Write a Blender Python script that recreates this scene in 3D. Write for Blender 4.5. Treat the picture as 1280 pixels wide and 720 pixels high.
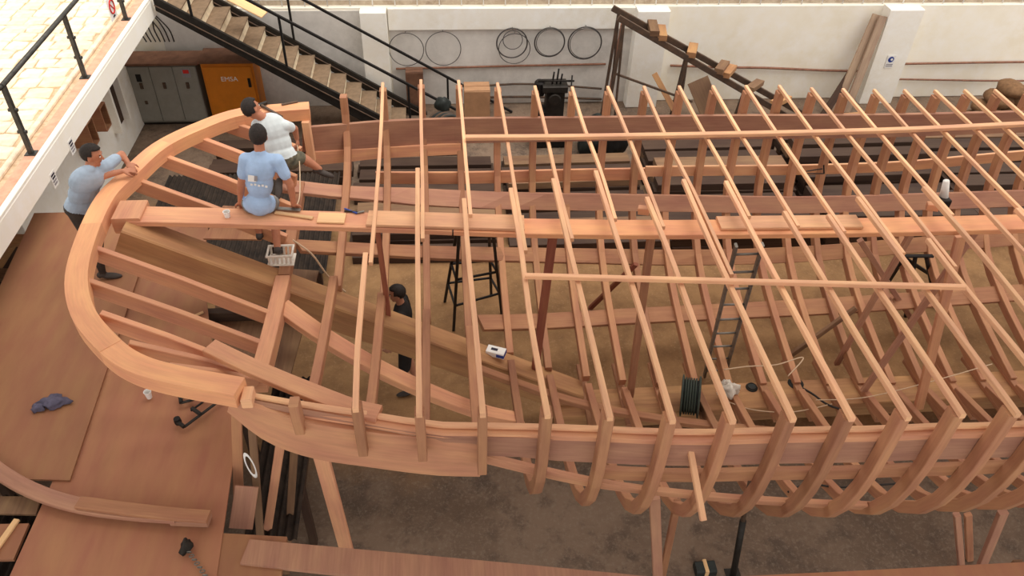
import bpy, bmesh, math, random
import numpy as np
from mathutils import Vector, Matrix, Quaternion
random.seed(7)
rng = np.random.default_rng(7)
for o in list(bpy.data.objects):
    bpy.data.objects.remove(o)
S = bpy.context.scene
COL = S.collection

# ------------------------------------------------------------------ camera
FPX, TH, PS, RO = 994.4, .71163, .10789, .03695
CAM = Vector((0, 0, 7.9))
_F = Vector((math.sin(PS)*math.cos(TH), math.cos(PS)*math.cos(TH), -math.sin(TH)))
_R0 = Vector((math.cos(PS), -math.sin(PS), 0))
_U0 = _R0.cross(_F)
_R = _R0*math.cos(RO) + _U0*math.sin(RO)
_U = -_R0*math.sin(RO) + _U0*math.cos(RO)
cd = bpy.data.cameras.new('camera')
cam = bpy.data.objects.new('camera', cd)
COL.objects.link(cam)
cam.matrix_world = Matrix(((_R.x, _U.x, -_F.x, CAM.x), (_R.y, _U.y, -_F.y, CAM.y), (_R.z, _U.z, -_F.z, CAM.z), (0, 0, 0, 1)))
cd.sensor_width = 36
cd.lens = FPX/1280*36
cd.clip_start = .05
cd.clip_end = 200
S.camera = cam

# ------------------------------------------------------------------ light
w = bpy.data.worlds.new('sky')
S.world = w
w.use_nodes = True
bg = w.node_tree.nodes['Background']
bg.inputs[0].default_value = (1.0, .965, .92, 1)
bg.inputs[1].default_value = 1.05
sd = bpy.data.lights.new('sun', 'SUN')
sd.energy = 2.0
sd.angle = math.radians(50)
sd.color = (1.0, .94, .86)
sun = bpy.data.objects.new('sun', sd)
COL.objects.link(sun)
sun.rotation_euler = (math.radians(4), math.radians(16), 0)
S.view_settings.view_transform = 'Standard'
S.view_settings.look = 'None'
S.view_settings.gamma = 1
S.view_settings.use_curve_mapping = False
S.view_settings.exposure = 0.32


# ------------------------------------------------------------------ survey: a sight line from the camera met with a known plane
def ray(px, py):
    return _R*((px-640)/FPX) - _U*((py-360)/FPX) + _F
def UZ(px, py, z):
    r = ray(px, py); return CAM + r*((z-CAM.z)/r.z)
def UY(px, py, y):
    r = ray(px, py); return CAM + r*((y-CAM.y)/r.y)
def UX(px, py, x):
    r = ray(px, py); return CAM + r*((x-CAM.x)/r.x)

# ------------------------------------------------------------------ materials
def lin(c):
    c = c/255
    return c/12.92 if c <= .04045 else ((c+.055)/1.055)**2.4
def rgb(r, g, b):
    return (lin(r), lin(g), lin(b), 1)
MATS = {}
def new_mat(name):
    m = bpy.data.materials.new(name); m.use_nodes = True
    MATS[name] = m
    nt = m.node_tree
    return m, nt, nt.nodes, nt.links, nt.nodes['Principled BSDF']
def wood(name, c, amt=.32, knots=.0, rough=.7, rnd=.28, gs=(2.2, 45)):
    m, nt, N, L, P = new_mat(name)
    uv = N.new('ShaderNodeUVMap')
    mp = N.new('ShaderNodeMapping'); mp.inputs['Scale'].default_value = (gs[0], gs[1], 1)
    L.new(uv.outputs[0], mp.inputs[0])
    oi = N.new('ShaderNodeObjectInfo')
    mul = N.new('ShaderNodeMath'); mul.operation = 'MULTIPLY'; mul.inputs[1].default_value = 37.0
    L.new(oi.outputs['Random'], mul.inputs[0])
    cmb = N.new('ShaderNodeCombineXYZ'); L.new(mul.outputs[0], cmb.inputs[0]); L.new(mul.outputs[0], cmb.inputs[2])
    L.new(cmb.outputs[0], mp.inputs['Location'])
    n1 = N.new('ShaderNodeTexNoise'); n1.inputs['Scale'].default_value = 1.0; n1.inputs['Detail'].default_value = 5; n1.inputs['Roughness'].default_value = .65
    L.new(mp.outputs[0], n1.inputs['Vector'])
    mp2 = N.new('ShaderNodeMapping'); mp2.inputs['Scale'].default_value = (1.3, 5, 1)
    L.new(uv.outputs[0], mp2.inputs[0]); L.new(cmb.outputs[0], mp2.inputs['Location'])
    n2 = N.new('ShaderNodeTexNoise'); n2.inputs['Scale'].default_value = 1.3; n2.inputs['Detail'].default_value = 3
    L.new(mp2.outputs[0], n2.inputs['Vector'])
    mx = N.new('ShaderNodeMath'); mx.operation = 'ADD'
    s1 = N.new('ShaderNodeMapRange'); s1.inputs[1].default_value = .25; s1.inputs[2].default_value = .75; s1.inputs[3].default_value = -amt*.5; s1.inputs[4].default_value = amt*.4
    s2 = N.new('ShaderNodeMapRange'); s2.inputs[1].default_value = .3; s2.inputs[2].default_value = .7; s2.inputs[3].default_value = -amt*.45; s2.inputs[4].default_value = amt*.4
    L.new(n1.outputs[0], s1.inputs[0]); L.new(n2.outputs[0], s2.inputs[0])
    L.new(s1.outputs[0], mx.inputs[0]); L.new(s2.outputs[0], mx.inputs[1])
    s3 = N.new('ShaderNodeMapRange'); s3.inputs[3].default_value = 1-rnd*.55; s3.inputs[4].default_value = 1+rnd*.45
    L.new(oi.outputs['Random'], s3.inputs[0])
    ad = N.new('ShaderNodeMath'); ad.operation = 'ADD'
    L.new(mx.outputs[0], ad.inputs[0]); L.new(s3.outputs[0], ad.inputs[1])
    hs = N.new('ShaderNodeHueSaturation'); hs.inputs['Color'].default_value = rgb(*c)
    L.new(ad.outputs[0], hs.inputs['Value'])
    s4 = N.new('ShaderNodeMapRange'); s4.inputs[1].default_value = .3; s4.inputs[2].default_value = .7; s4.inputs[3].default_value = .493; s4.inputs[4].default_value = .508
    L.new(n2.outputs[0], s4.inputs[0]); L.new(s4.outputs[0], hs.inputs['Hue'])
    L.new(hs.outputs[0], P.inputs['Base Color'])
    P.inputs['Roughness'].default_value = rough
    P.inputs['Specular IOR Level'].default_value = .25
    b = N.new('ShaderNodeBump'); b.inputs['Strength'].default_value = .12; b.inputs['Distance'].default_value = .004
    L.new(n1.outputs[0], b.inputs['Height']); L.new(b.outputs[0], P.inputs['Normal'])
    return m
def plain(name, c, rough=.6, metal=0, mott=.18, scale=9, bump=.05, c2=None, stretch=(1, 1, 1), spec=.3):
    m, nt, N, L, P = new_mat(name)
    tc = N.new('ShaderNodeTexCoord')
    mp = N.new('ShaderNodeMapping'); mp.inputs['Scale'].default_value = stretch
    L.new(tc.outputs['Object'], mp.inputs[0])
    n = N.new('ShaderNodeTexNoise'); n.inputs['Scale'].default_value = scale; n.inputs['Detail'].default_value = 6; n.inputs['Roughness'].default_value = .6
    L.new(mp.outputs[0], n.inputs['Vector'])
    mr = N.new('ShaderNodeMapRange'); mr.inputs[1].default_value = .32; mr.inputs[2].default_value = .68
    L.new(n.outputs[0], mr.inputs[0])
    mix = N.new('ShaderNodeMix'); mix.data_type = 'RGBA'
    a = rgb(*c)
    d = rgb(*c2) if c2 else tuple(v*(1-mott) for v in a[:3])+(1,)
    mix.inputs[6].default_value = a if c2 else tuple(min(1, v*(1+mott*.6)) for v in a[:3])+(1,)
    mix.inputs[7].default_value = d
    L.new(mr.outputs[0], mix.inputs[0]); L.new(mix.outputs[2], P.inputs['Base Color'])
    P.inputs['Roughness'].default_value = rough; P.inputs['Metallic'].default_value = metal
    P.inputs['Specular IOR Level'].default_value = spec
    if bump:
        b = N.new('ShaderNodeBump'); b.inputs['Strength'].default_value = bump*4; b.inputs['Distance'].default_value = .006
        L.new(n.outputs[0], b.inputs['Height']); L.new(b.outputs[0], P.inputs['Normal'])
    return m
def blotched(name, cols, scales, rough=.85, bump=.25):
    """three tone weathered surface, object space"""
    m, nt, N, L, P = new_mat(name)
    tc = N.new('ShaderNodeTexCoord')
    prev = None
    for i, (c, s) in enumerate(zip(cols[1:], scales)):
        n = N.new('ShaderNodeTexNoise'); n.inputs['Scale'].default_value = s; n.inputs['Detail'].default_value = 7; n.inputs['Roughness'].default_value = .68
        L.new(tc.outputs['Object'], n.inputs['Vector'])
        mr = N.new('ShaderNodeMapRange'); mr.inputs[1].default_value = .42; mr.inputs[2].default_value = .66
        L.new(n.outputs[0], mr.inputs[0])
        mix = N.new('ShaderNodeMix'); mix.data_type = 'RGBA'
        if prev is None: mix.inputs[6].default_value = rgb(*cols[0])
        else: L.new(prev, mix.inputs[6])
        mix.inputs[7].default_value = rgb(*c)
        L.new(mr.outputs[0], mix.inputs[0]); prev = mix.outputs[2]
    L.new(prev, P.inputs['Base Color'])
    P.inputs['Roughness'].default_value = rough; P.inputs['Specular IOR Level'].default_value = .2
    b = N.new('ShaderNodeBump'); b.inputs['Strength'].default_value = bump; b.inputs['Distance'].default_value = .01
    L.new(n.outputs[0], b.inputs['Height']); L.new(b.outputs[0], P.inputs['Normal'])
    return m

wood('wood_light', (226, 173, 134), .22)
wood('wood_rail', (224, 160, 118), .2, rnd=.16)
wood('wood_fresh', (208, 150, 116), .24)
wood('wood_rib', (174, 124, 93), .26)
wood('wood_clamp', (172, 126, 103), .28)
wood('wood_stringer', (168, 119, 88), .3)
wood('wood_keel', (178, 132, 92), .36, gs=(1.5, 26))
wood('wood_red', (142, 84, 64), .3)
wood('wood_old', (128, 98, 74), .4)
wood('wood_weathered', (172, 146, 124), .35)
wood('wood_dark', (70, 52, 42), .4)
wood('wood_pale', (224, 182, 134), .2)
wood('ply', (154, 107, 78), .16, gs=(.9, 5), rnd=.1)
wood('ply_pink', (164, 112, 84), .16, gs=(.9, 6), rnd=.1)
blotched('concrete_floor', [(134, 106, 82), (120, 94, 74), (104, 84, 68), (150, 124, 100)], [.6, 3.5, 14])
def floor_mat():
    m, nt, N, L, P = new_mat('floor_dusty')
    tc = N.new('ShaderNodeTexCoord')
    def noise(sc, det=7):
        n = N.new('ShaderNodeTexNoise'); n.inputs['Scale'].default_value = sc; n.inputs['Detail'].default_value = det; n.inputs['Roughness'].default_value = .66
        L.new(tc.outputs['Object'], n.inputs['Vector']); return n
    def mixc(fac, a, b):
        x = N.new('ShaderNodeMix'); x.data_type = 'RGBA'
        L.new(fac, x.inputs[0])
        for v, i in ((a, 6), (b, 7)):
            if isinstance(v, tuple): x.inputs[i].default_value = v
            else: L.new(v, x.inputs[i])
        return x.outputs[2]
    def rng_(o, a, b):
        r = N.new('ShaderNodeMapRange'); r.inputs[1].default_value = a; r.inputs[2].default_value = b; L.new(o, r.inputs[0]); return r.outputs[0]
    n1, n2, n3 = noise(.7), noise(3.2), noise(28)
    conc = mixc(rng_(n1.outputs[0], .42, .6), rgb(124, 104, 88), rgb(106, 88, 74))
    conc = mixc(rng_(n2.outputs[0], .48, .66), conc, rgb(90, 76, 66))
    conc = mixc(rng_(n3.outputs[0], .5, .8), conc, rgb(136, 120, 104))
    dust = mixc(rng_(n2.outputs[0], .38, .64), rgb(152, 116, 80), rgb(130, 98, 68))
    dust = mixc(rng_(n3.outputs[0], .55, .75), dust, rgb(164, 130, 96))
    sp = N.new('ShaderNodeSeparateXYZ'); L.new(tc.outputs['Object'], sp.inputs[0])
    w1 = N.new('ShaderNodeMath'); w1.operation = 'MULTIPLY_ADD'; w1.inputs[1].default_value = 2.2; L.new(n1.outputs[0], w1.inputs[0]); L.new(sp.outputs[1], w1.inputs[2])
    # sawdust lies where the work is done: object-space y measured from the floor's middle
    m1 = rng_(w1.outputs[0], .7, 1.5); m2 = rng_(w1.outputs[0], 7.0, 5.8)
    mm = N.new('ShaderNodeMath'); mm.operation = 'MULTIPLY'; L.new(m1, mm.inputs[0]); L.new(m2, mm.inputs[1])
    col = mixc(mm.outputs[0], conc, dust)
    L.new(col, P.inputs['Base Color']); P.inputs['Roughness'].default_value = .9; P.inputs['Specular IOR Level'].default_value = .15
    b = N.new('ShaderNodeBump'); b.inputs['Strength'].default_value = .3; b.inputs['Distance'].default_value = .01
    L.new(n3.outputs[0], b.inputs['Height']); L.new(b.outputs[0], P.inputs['Normal'])
floor_mat()
blotched('wall_cream', [(252, 246, 230), (244, 236, 216), (254, 250, 240)], [.7, 2.6], bump=.08)
blotched('wall_grey', [(216, 212, 206), (202, 198, 192), (226, 222, 216)], [.9, 3], bump=.08)
blotched('wall_white', [(250, 246, 236), (238, 232, 218), (252, 250, 244)], [.8, 3.4], bump=.08)
blotched('beam_white', [(254, 250, 240), (248, 242, 228), (255, 252, 246)], [1, 4], bump=.06)
blotched('trellis_back', [(196, 178, 156), (170, 150, 130), (210, 196, 176)], [3, 9], bump=.2)
blotched('paving_bed', [(214, 186, 152), (190, 160, 128), (228, 204, 174)], [4, 12], bump=.3)
plain('stone_warm', (252, 234, 206), .8, mott=.22, scale=7, bump=.1)
plain('stone_grey', (240, 222, 196), .8, mott=.25, scale=8, bump=.1)
plain('stone_pink', (252, 224, 192), .8, mott=.2, scale=7, bump=.1)
plain('kerb_pink', (226, 170, 142), .8, mott=.2, scale=9)
plain('steel_rail', (78, 76, 72), .45, .6, .35, 14)
plain('steel_dark', (50, 46, 42), .55, .5, .3, 12)
plain('steel_black', (34, 31, 30), .55, .3, .3, 12)
plain('steel_rust', (104, 82, 66), .7, .3, .4, 10, c2=(78, 66, 58))
plain('steel_grey', (128, 122, 114), .5, .5, .25, 12)
plain('tread', (132, 110, 88), .8, mott=.25, scale=9)
plain('riser', (240, 224, 194), .8, mott=.18, scale=9)
plain('cabinet_grey', (136, 134, 126), .5, .1, .12, 6, .01)
plain('cabinet_door', (144, 142, 134), .5, .1, .12, 5, .01)
plain('cabinet_orange', (206, 122, 30), .5, .05, .12, 5, .01)
plain('orange_door', (214, 128, 32), .5, .05, .1, 5, .01)
plain('brown_cover', (116, 82, 64), .85, mott=.3, scale=6)
plain('red', (206, 44, 38), .5, mott=.05)
plain('white', (238, 236, 232), .6, mott=.04, bump=0)
plain('blue_print', (44, 66, 142), .5, mott=.06, bump=0)
plain('ink', (48, 44, 60), .6, mott=.2, bump=0)
plain('ink_grey', (150, 146, 150), .6, mott=.1, bump=0)
plain('pipe_brown', (140, 98, 78), .6, mott=.3, scale=12)
plain('hoop_steel', (92, 88, 86), .4, .7, .3, 12)
plain('rubber', (40, 44, 42), .6, mott=.3, scale=9)
plain('reel_green', (60, 70, 62), .5, mott=.3, scale=9)
plain('bag_white', (226, 218, 206), .7, mott=.15, scale=14)
plain('cable_pale', (206, 178, 148), .7, mott=.1)
plain('cable_dark', (52, 46, 42), .7, mott=.1)
plain('sack', (124, 92, 64), .9, mott=.35, scale=10, bump=.2)
plain('cardboard', (176, 134, 100), .85, mott=.15, scale=5)
plain('rag_blue', (96, 92, 112), .9, mott=.3, scale=20, bump=.2)
plain('skin', (178, 118, 90), .55, mott=.1, scale=18, bump=.01)
plain('skin_pale', (186, 134, 108), .55, mott=.1, scale=18, bump=.01)
plain('hair', (40, 32, 28), .7, mott=.4, scale=60, bump=.2)
plain('shirt_blue', (164, 190, 224), .85, mott=.14, scale=8, bump=.06)
plain('shirt_white', (212, 220, 222), .85, mott=.12, scale=8, bump=.06)
plain('shirt_greyblue', (158, 174, 192), .85, mott=.14, scale=8, bump=.06)
plain('shirt_black', (38, 34, 33), .85, mott=.25, scale=8, bump=.06)
plain('shorts_grey', (128, 124, 120), .85, mott=.2, scale=9, bump=.06)
plain('shorts_camo', (120, 112, 92), .85, scale=16, c2=(74, 72, 62), bump=.06)
plain('trousers_dark', (62, 52, 46), .85, mott=.25, scale=9, bump=.06)
plain('sandal', (70, 62, 58), .7, mott=.2)
plain('anklet', (112, 104, 160), .7, mott=.2)
plain('eye_white', (226, 220, 212), .4, mott=.02, bump=0)
plain('iris', (40, 28, 22), .3, mott=.05, bump=0)
plain('lip', (150, 86, 72), .5, mott=.05, bump=0)
blotched('corrugated', [(50, 41, 35), (36, 31, 28), (62, 51, 43)], [3, 9])
blotched('shavings', [(178, 132, 92), (150, 108, 74), (202, 160, 118)], [4, 16], bump=.5)

# ------------------------------------------------------------------ object helpers
def V(*a): return Vector(a)
def tag(o, label=None, cat=None, group=None, kind=None):
    if label: o['label'] = label
    if cat: o['category'] = cat
    if group: o['group'] = group
    if kind: o['kind'] = kind
    return o
def thing(name, loc, label, cat, group=None):
    o = bpy.data.objects.new(name, None)
    o.empty_display_size = .1
    COL.objects.link(o); o.location = Vector(loc)
    return tag(o, label, cat, group)
def wloc(o):
    p = Vector((0, 0, 0))
    while o is not None:
        p += o.location; o = o.parent
    return p
def mesh_obj(name, verts, faces, mat, parent=None, uvs=None, smooth=False, fm=None):
    verts = [Vector(v) for v in verts]
    lo = Vector((min(v.x for v in verts), min(v.y for v in verts), min(v.z for v in verts)))
    hi = Vector((max(v.x for v in verts), max(v.y for v in verts), max(v.z for v in verts)))
    c = (lo+hi)/2
    if parent is None: c.z = lo.z
    me = bpy.data.meshes.new(name)
    me.from_pydata([v-c for v in verts], [], faces)
    ms = mat if isinstance(mat, (list, tuple)) else [mat]
    for q in ms: me.materials.append(MATS[q])
    if fm: me.polygons.foreach_set('material_index', fm)
    if uvs is not None:
        ul = me.uv_layers.new(name='UVMap')
        flat = []
        for f in uvs:
            for u in f: flat += [u[0], u[1]]
        ul.data.foreach_set('uv', flat)
    if smooth: me.polygons.foreach_set('use_smooth', [True]*len(me.polygons))
    me.update()
    o = bpy.data.objects.new(name, me)
    COL.objects.link(o)
    o.location = c - (wloc(parent) if parent else Vector((0, 0, 0)))
    if parent: o.parent = parent
    return o
def unit(v):
    v = Vector(v); return v.normalized()
def sweep_geo(pts, w, h, up=(0, 0, 1), ch=.006):
    """rectangular timber, w across, h along 'up', centred on the polyline; returns verts, faces, uvs"""
    pts = [Vector(p) for p in pts]; n = len(pts)
    ups = up if isinstance(up, list) else [Vector(up)]*n
    ch = min(ch, w*.25, h*.25)
    a, b = w/2, h/2
    prof = [(-a+ch, -b), (a-ch, -b), (a, -b+ch), (a, b-ch), (a-ch, b), (-a+ch, b), (-a, b-ch), (-a, -b+ch)]
    per = [0]
    for i in range(8):
        p, q = prof[i], prof[(i+1) % 8]; per.append(per[-1]+math.hypot(q[0]-p[0], q[1]-p[1]))
    vs, fs, uv = [], [], []
    acc = 0; ln = []
    for i in range(n):
        t = unit(pts[min(i+1, n-1)]-pts[max(i-1, 0)])
        s = unit(t.cross(Vector(ups[i]))); u = s.cross(t)
        if i: acc += (pts[i]-pts[i-1]).length
        ln.append(acc)
        for (x, y) in prof: vs.append(pts[i]+s*x+u*y)
    for i in range(n-1):
        for k in range(8):
            k2 = (k+1) % 8
            fs.append((i*8+k, i*8+k2, (i+1)*8+k2, (i+1)*8+k))
            uv.append(((ln[i], per[k]), (ln[i], per[k+1]), (ln[i+1], per[k+1]), (ln[i+1], per[k])))
    fs.append(tuple(range(7, -1, -1))); uv.append([(prof[k][0]*.05, prof[k][1]) for k in range(7, -1, -1)])
    e = (n-1)*8
    fs.append(tuple(e+k for k in range(8))); uv.append([(prof[k][0]*.05+3, prof[k][1]) for k in range(8)])
    return vs, fs, uv
def sweep(name, pts, w, h, mat, parent=None, up=(0, 0, 1), ch=.006):
    v, f, u = sweep_geo(pts, w, h, up, ch)
    return mesh_obj(name, v, f, mat, parent, u)
def V(*a): return Vector(a)
def beam(name, a, b, w, h, mat, parent=None, up=(0, 0, 1), ch=.006):
    return sweep(name, [a, b], w, h, mat, parent, up, ch)
def box(name, lo, hi, mat, parent=None, ch=.006):
    lo, hi = Vector(lo), Vector(hi); c = (lo+hi)/2; d = hi-lo
    if d.x >= d.y: return beam(name, (lo.x, c.y, c.z), (hi.x, c.y, c.z), d.y, d.z, mat, parent, ch=ch)
    return beam(name, (c.x, lo.y, c.z), (c.x, hi.y, c.z), d.x, d.z, mat, parent, ch=ch)
def slab(name, pts, th, mat, parent=None):
    """polygon pts (top face, any plane near horizontal), extruded down"""
    pts = [Vector(p) for p in pts]; n = len(pts)
    area = sum(pts[i].x*pts[(i+1) % n].y-pts[(i+1) % n].x*pts[i].y for i in range(n))
    if area < 0: pts.reverse()
    vs = pts+[p-Vector((0, 0, th)) for p in pts]
    fs = [tuple(range(n)), tuple(range(2*n-1, n-1, -1))]
    for i in range(n):
        j = (i+1) % n; fs.append((i+n, j+n, j, i))
    uv = [[(vs[k].y, vs[k].x) if abs(vs[k].z) > -1 else 0 for k in f] for f in fs]
    return mesh_obj(name, vs, fs, mat, parent, uv)
def tube_geo(pts, r, seg=8, cap=True):
    pts = [Vector(p) for p in pts]; n = len(pts)
    rs = r if isinstance(r, list) else [r]*n
    vs, fs = [], []
    t0 = unit(pts[1]-pts[0]); ref = Vector((0, 0, 1)) if abs(t0.z) < .9 else Vector((1, 0, 0))
    s = unit(t0.cross(ref))
    for i in range(n):
        t = unit(pts[min(i+1, n-1)]-pts[max(i-1, 0)])
        s = unit(s-t*s.dot(t)); u = t.cross(s)
        for k in range(seg):
            a = 2*math.pi*k/seg
            vs.append(pts[i]+(s*math.cos(a)+u*math.sin(a))*rs[i])
    for i in range(n-1):
        for k in range(seg):
            k2 = (k+1) % seg
            fs.append((i*seg+k, i*seg+k2, (i+1)*seg+k2, (i+1)*seg+k))
    if cap:
        fs.append(tuple(range(seg-1, -1, -1))); fs.append(tuple((n-1)*seg+k for k in range(seg)))
    return vs, fs
def tube(name, pts, r, mat, parent=None, seg=8):
    v, f = tube_geo(pts, r, seg)
    return mesh_obj(name, v, f, mat, parent, smooth=True)
def ring(name, c, R, r, normal, mat, parent=None, seg=40, squash=1):
    nrm = unit(normal); a = unit(nrm.cross(Vector((0, 0, 1)) if abs(nrm.z) < .9 else Vector((1, 0, 0)))); b = nrm.cross(a)
    vs, fs = [], []
    for i in range(seg):
        t = 2*math.pi*i/seg; d = a*math.cos(t)+b*math.sin(t)*squash; cc = Vector(c)+d*R
        for k in range(6):
            q = 2*math.pi*k/6; vs.append(cc+d*(r*math.cos(q))+nrm*(r*math.sin(q)))
    for i in range(seg):
        j = (i+1) % seg
        for k in range(6):
            k2 = (k+1) % 6; fs.append((i*6+k, j*6+k, j*6+k2, i*6+k2))
    return mesh_obj(name, vs, fs, mat, parent, smooth=True)
def lathe(name, base, prof, mat, parent=None, axis=(0, 0, 1), seg=20):
    ax = unit(axis); a = unit(ax.cross(Vector((1, 0, 0)) if abs(ax.x) < .9 else Vector((0, 1, 0)))); b = ax.cross(a)
    vs, fs = [], []
    for (r, z) in prof:
        for k in range(seg):
            t = 2*math.pi*k/seg; vs.append(Vector(base)+ax*z+(a*math.cos(t)+b*math.sin(t))*r)
    for i in range(len(prof)-1):
        for k in range(seg):
            k2 = (k+1) % seg; fs.append((i*seg+k, i*seg+k2, (i+1)*seg+k2, (i+1)*seg+k))
    fs.append(tuple(range(seg-1, -1, -1))); fs.append(tuple((len(prof)-1)*seg+k for k in range(seg)))
    return mesh_obj(name, vs, fs, mat, parent, smooth=False)
def lump(name, c, r, mat, parent=None, amp=.15, freq=3., flat=True, seed=0, nu=18, nv=10):
    """soft irregular bag-like body"""
    r = Vector(r); vs, fs = [], []
    rr = random.Random(seed); ph = [rr.uniform(0, 6.28) for _ in range(6)]
    for i in range(nv+1):
        th = math.pi*i/nv
        for k in range(nu):
            a = 2*math.pi*k/nu
            d = Vector((math.sin(th)*math.cos(a), math.sin(th)*math.sin(a), math.cos(th)))
            f = 1+amp*(math.sin(freq*a+ph[0])*math.sin(th)+.6*math.sin(freq*1.7*th+ph[1]+2*a)*math.sin(th)+.5*math.sin(freq*2.3*a+ph[2])*math.sin(th)**2)
            p = Vector((d.x*r.x*f, d.y*r.y*f, d.z*r.z*f))
            if flat and p.z < -r.z*.6: p.z = -r.z*.6
            vs.append(Vector(c)+p)
    for i in range(nv):
        for k in range(nu):
            k2 = (k+1) % nu; fs.append((i*nu+k, (i+1)*nu+k, (i+1)*nu+k2, i*nu+k2))
    return mesh_obj(name, vs, fs, mat, parent, smooth=True)
def smooth_pts(P, n):
    """Catmull-Rom through P, n samples"""
    P = [Vector(p) for p in P]; m = len(P); out = []
    for i in range(n):
        t = i/(n-1)*(m-1); k = min(int(t), m-2); u = t-k
        p0, p1, p2, p3 = P[max(k-1, 0)], P[k], P[k+1], P[min(k+2, m-1)]
        out.append(.5*((2*p1)+(p2-p0)*u+(2*p0-5*p1+4*p2-p3)*u*u+(3*p1-p0-3*p2+p3)*u**3))
    return out
def text_obj(name, txt, size, loc, rot, mat, parent=None, ext=.002):
    cu = bpy.data.curves.new(name, 'FONT'); cu.body = txt; cu.size = size; cu.extrude = ext
    cu.align_x = 'CENTER'; cu.align_y = 'CENTER'
    tmp = bpy.data.objects.new(name+'_tmp', cu); COL.objects.link(tmp)
    bpy.context.view_layer.update()
    me = bpy.data.meshes.new_from_object(tmp.evaluated_get(bpy.context.evaluated_depsgraph_get()))
    bpy.data.objects.remove(tmp); bpy.data.curves.remove(cu)
    me.materials.clear(); me.materials.append(MATS[mat])
    o = bpy.data.objects.new(name, me); COL.objects.link(o)
    o.rotation_euler = rot
    o.location = Vector(loc)-(wloc(parent) if parent else Vector((0, 0, 0)))
    if parent: o.parent = parent
    return o

# ================================================================== SETTING
def struct(o): o['kind'] = 'structure'; return o
XL, XR, YN, WY, FZ = -12, 18, -3, 15.0, 0.0
struct(slab('floor', [(XL, YN, 0), (XR, YN, 0), (XR, WY+.3, 0), (XL, WY+.3, 0)], .2, 'floor_dusty'))
WT = 2.02          # top of the solid back wall
wb = struct(box('wall_back', (XL, WY, 0), (XR, WY+.3, WT), 'wall_cream', ch=.01))
# pieces belonging to the back wall
wx = lambda px, py: UY(px, py, WY-.3).x
box('grey_panel', (-5.2, WY-.02, .0), (wx(449, 15)-.02, WY-.001, WT-.05), 'wall_grey', wb)
box('upper_band', (wx(482, 15)+.02, WY-.07, 1.6), (wx(796, 30), WY-.001, WT), 'wall_white', wb)
box('lower_panel', (wx(482, 15)+.02, WY-.015, 0), (wx(796, 30), WY-.001, 1.595), 'wall_grey', wb)
for x0, x1 in ((wx(449, 15), wx(482, 15)), (wx(796, 30), wx(836, 30)), (wx(1108, 30), wx(1150, 30))):
    box('pillar', (x0, WY-.3, 0), (x1, WY+.02, WT+.02), 'wall_white', wb, .015)
tr = struct(box('wall_back_upper', (XL, WY+.12, WT+.001), (XR, WY+.3, 4.4), 'trellis_back'))
x = -5.0
while x < 13:
    tube('upright_rod', [(x, WY+.05, WT+.001), (x, WY+.05, 3.6)], .013, 'white', tr, 6)
    x += .42
for z in (WT+.12, WT+.5, WT+.9):
    tube('cross_wire', [(-5.2, WY+.065, z), (13, WY+.065, z)], .007, 'white', tr, 5)
# unseen roof slab added above the camera, sized to shade the near half
struct(box('ceiling_shade', (XL, YN, 9.6), (XR, 6.2, 9.8), 'wall_grey'))
# service pipes along the wall
def wall_pipe(name, pts, r, mat, label, cat='pipe'):
    tag(tube(name, smooth_pts(pts, 24), r, mat), label, cat)
wall_pipe('service_pipe', [UY(p, q, WY-.05) for p, q in ((495, 86), (580, 84), (660, 82), (757, 80))], .022, 'pipe_brown', 'thin brown pipe on wall below the row of hoops')
wall_pipe('service_pipe', [UY(p, q, WY-.05) for p, q in ((838, 82), (900, 84), (960, 85), (1030, 88), (1085, 89))], .026, 'pipe_brown', 'brown pipe on cream wall behind the sloping ramp')
wall_pipe('service_pipe', [UY(p, q, WY-.05) for p, q in ((1124, 80), (1180, 79), (1240, 78), (1330, 77))], .024, 'pipe_brown', 'upper of two brown pipes on cream wall right of the pillar')
wall_pipe('service_pipe', [UY(p, q, WY-.05) for p, q in ((1118, 99), (1180, 100), (1240, 101), (1330, 101))], .02, 'pipe_brown', 'lower of two brown pipes on cream wall right of the pillar')
wall_pipe('hose_pipe', [UY(p, q, WY-.08) for p, q in ((590, 108), (650, 105), (700, 107), (752, 111))], .022, 'steel_rust', 'dark bowed hose along wall behind the black machine')
wall_pipe('hose_pipe', [UY(p, q, WY-.08) for p, q in ((590, 122), (650, 121), (700, 122), (752, 124))], .026, 'steel_rust', 'dark low rail along wall behind the black machine')

# mezzanine on the left: slab, paving, kerb, edge beam
MZ, MX, MY = 2.8, -4.7, 14.3
mez = struct(slab('floor_upper', [(XL, 2.5, MZ-.03), (MX-.05, 2.5, MZ-.03), (MX-.05, MY, MZ-.03), (XL, MY, MZ-.03)], .3, 'paving_bed'))
struct(box('trim_1', (MX-.35, 2.5, 2.47), (MX, MY, MZ-.032), 'beam_white', ch=.012))
box('kerb', (MX-.2, 2.5, MZ-.03), (MX-.07, MY, MZ+.012), 'kerb_pink', mez, .01)
box('edge_strip', (MX-.069, 2.5, MZ-.031), (MX, MY, MZ+.012), 'beam_white', mez, .008)
box('gutter_strip', (MX-.36, 2.5, MZ-.03), (MX-.29, MY, MZ+.02), 'stone_grey', mez, .01)
struct(box('wall_left', (-8.3, 2.5, 0), (-8.0, 9.3, 2.49), 'wall_grey'))
wl = struct(box('wall_left_inner', (-5.9, 9.3, 0), (-5.75, 14.98, 2.46), 'wall_white'))
nst = 0
yy = 7.0
gx = .31
row = 0
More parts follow.
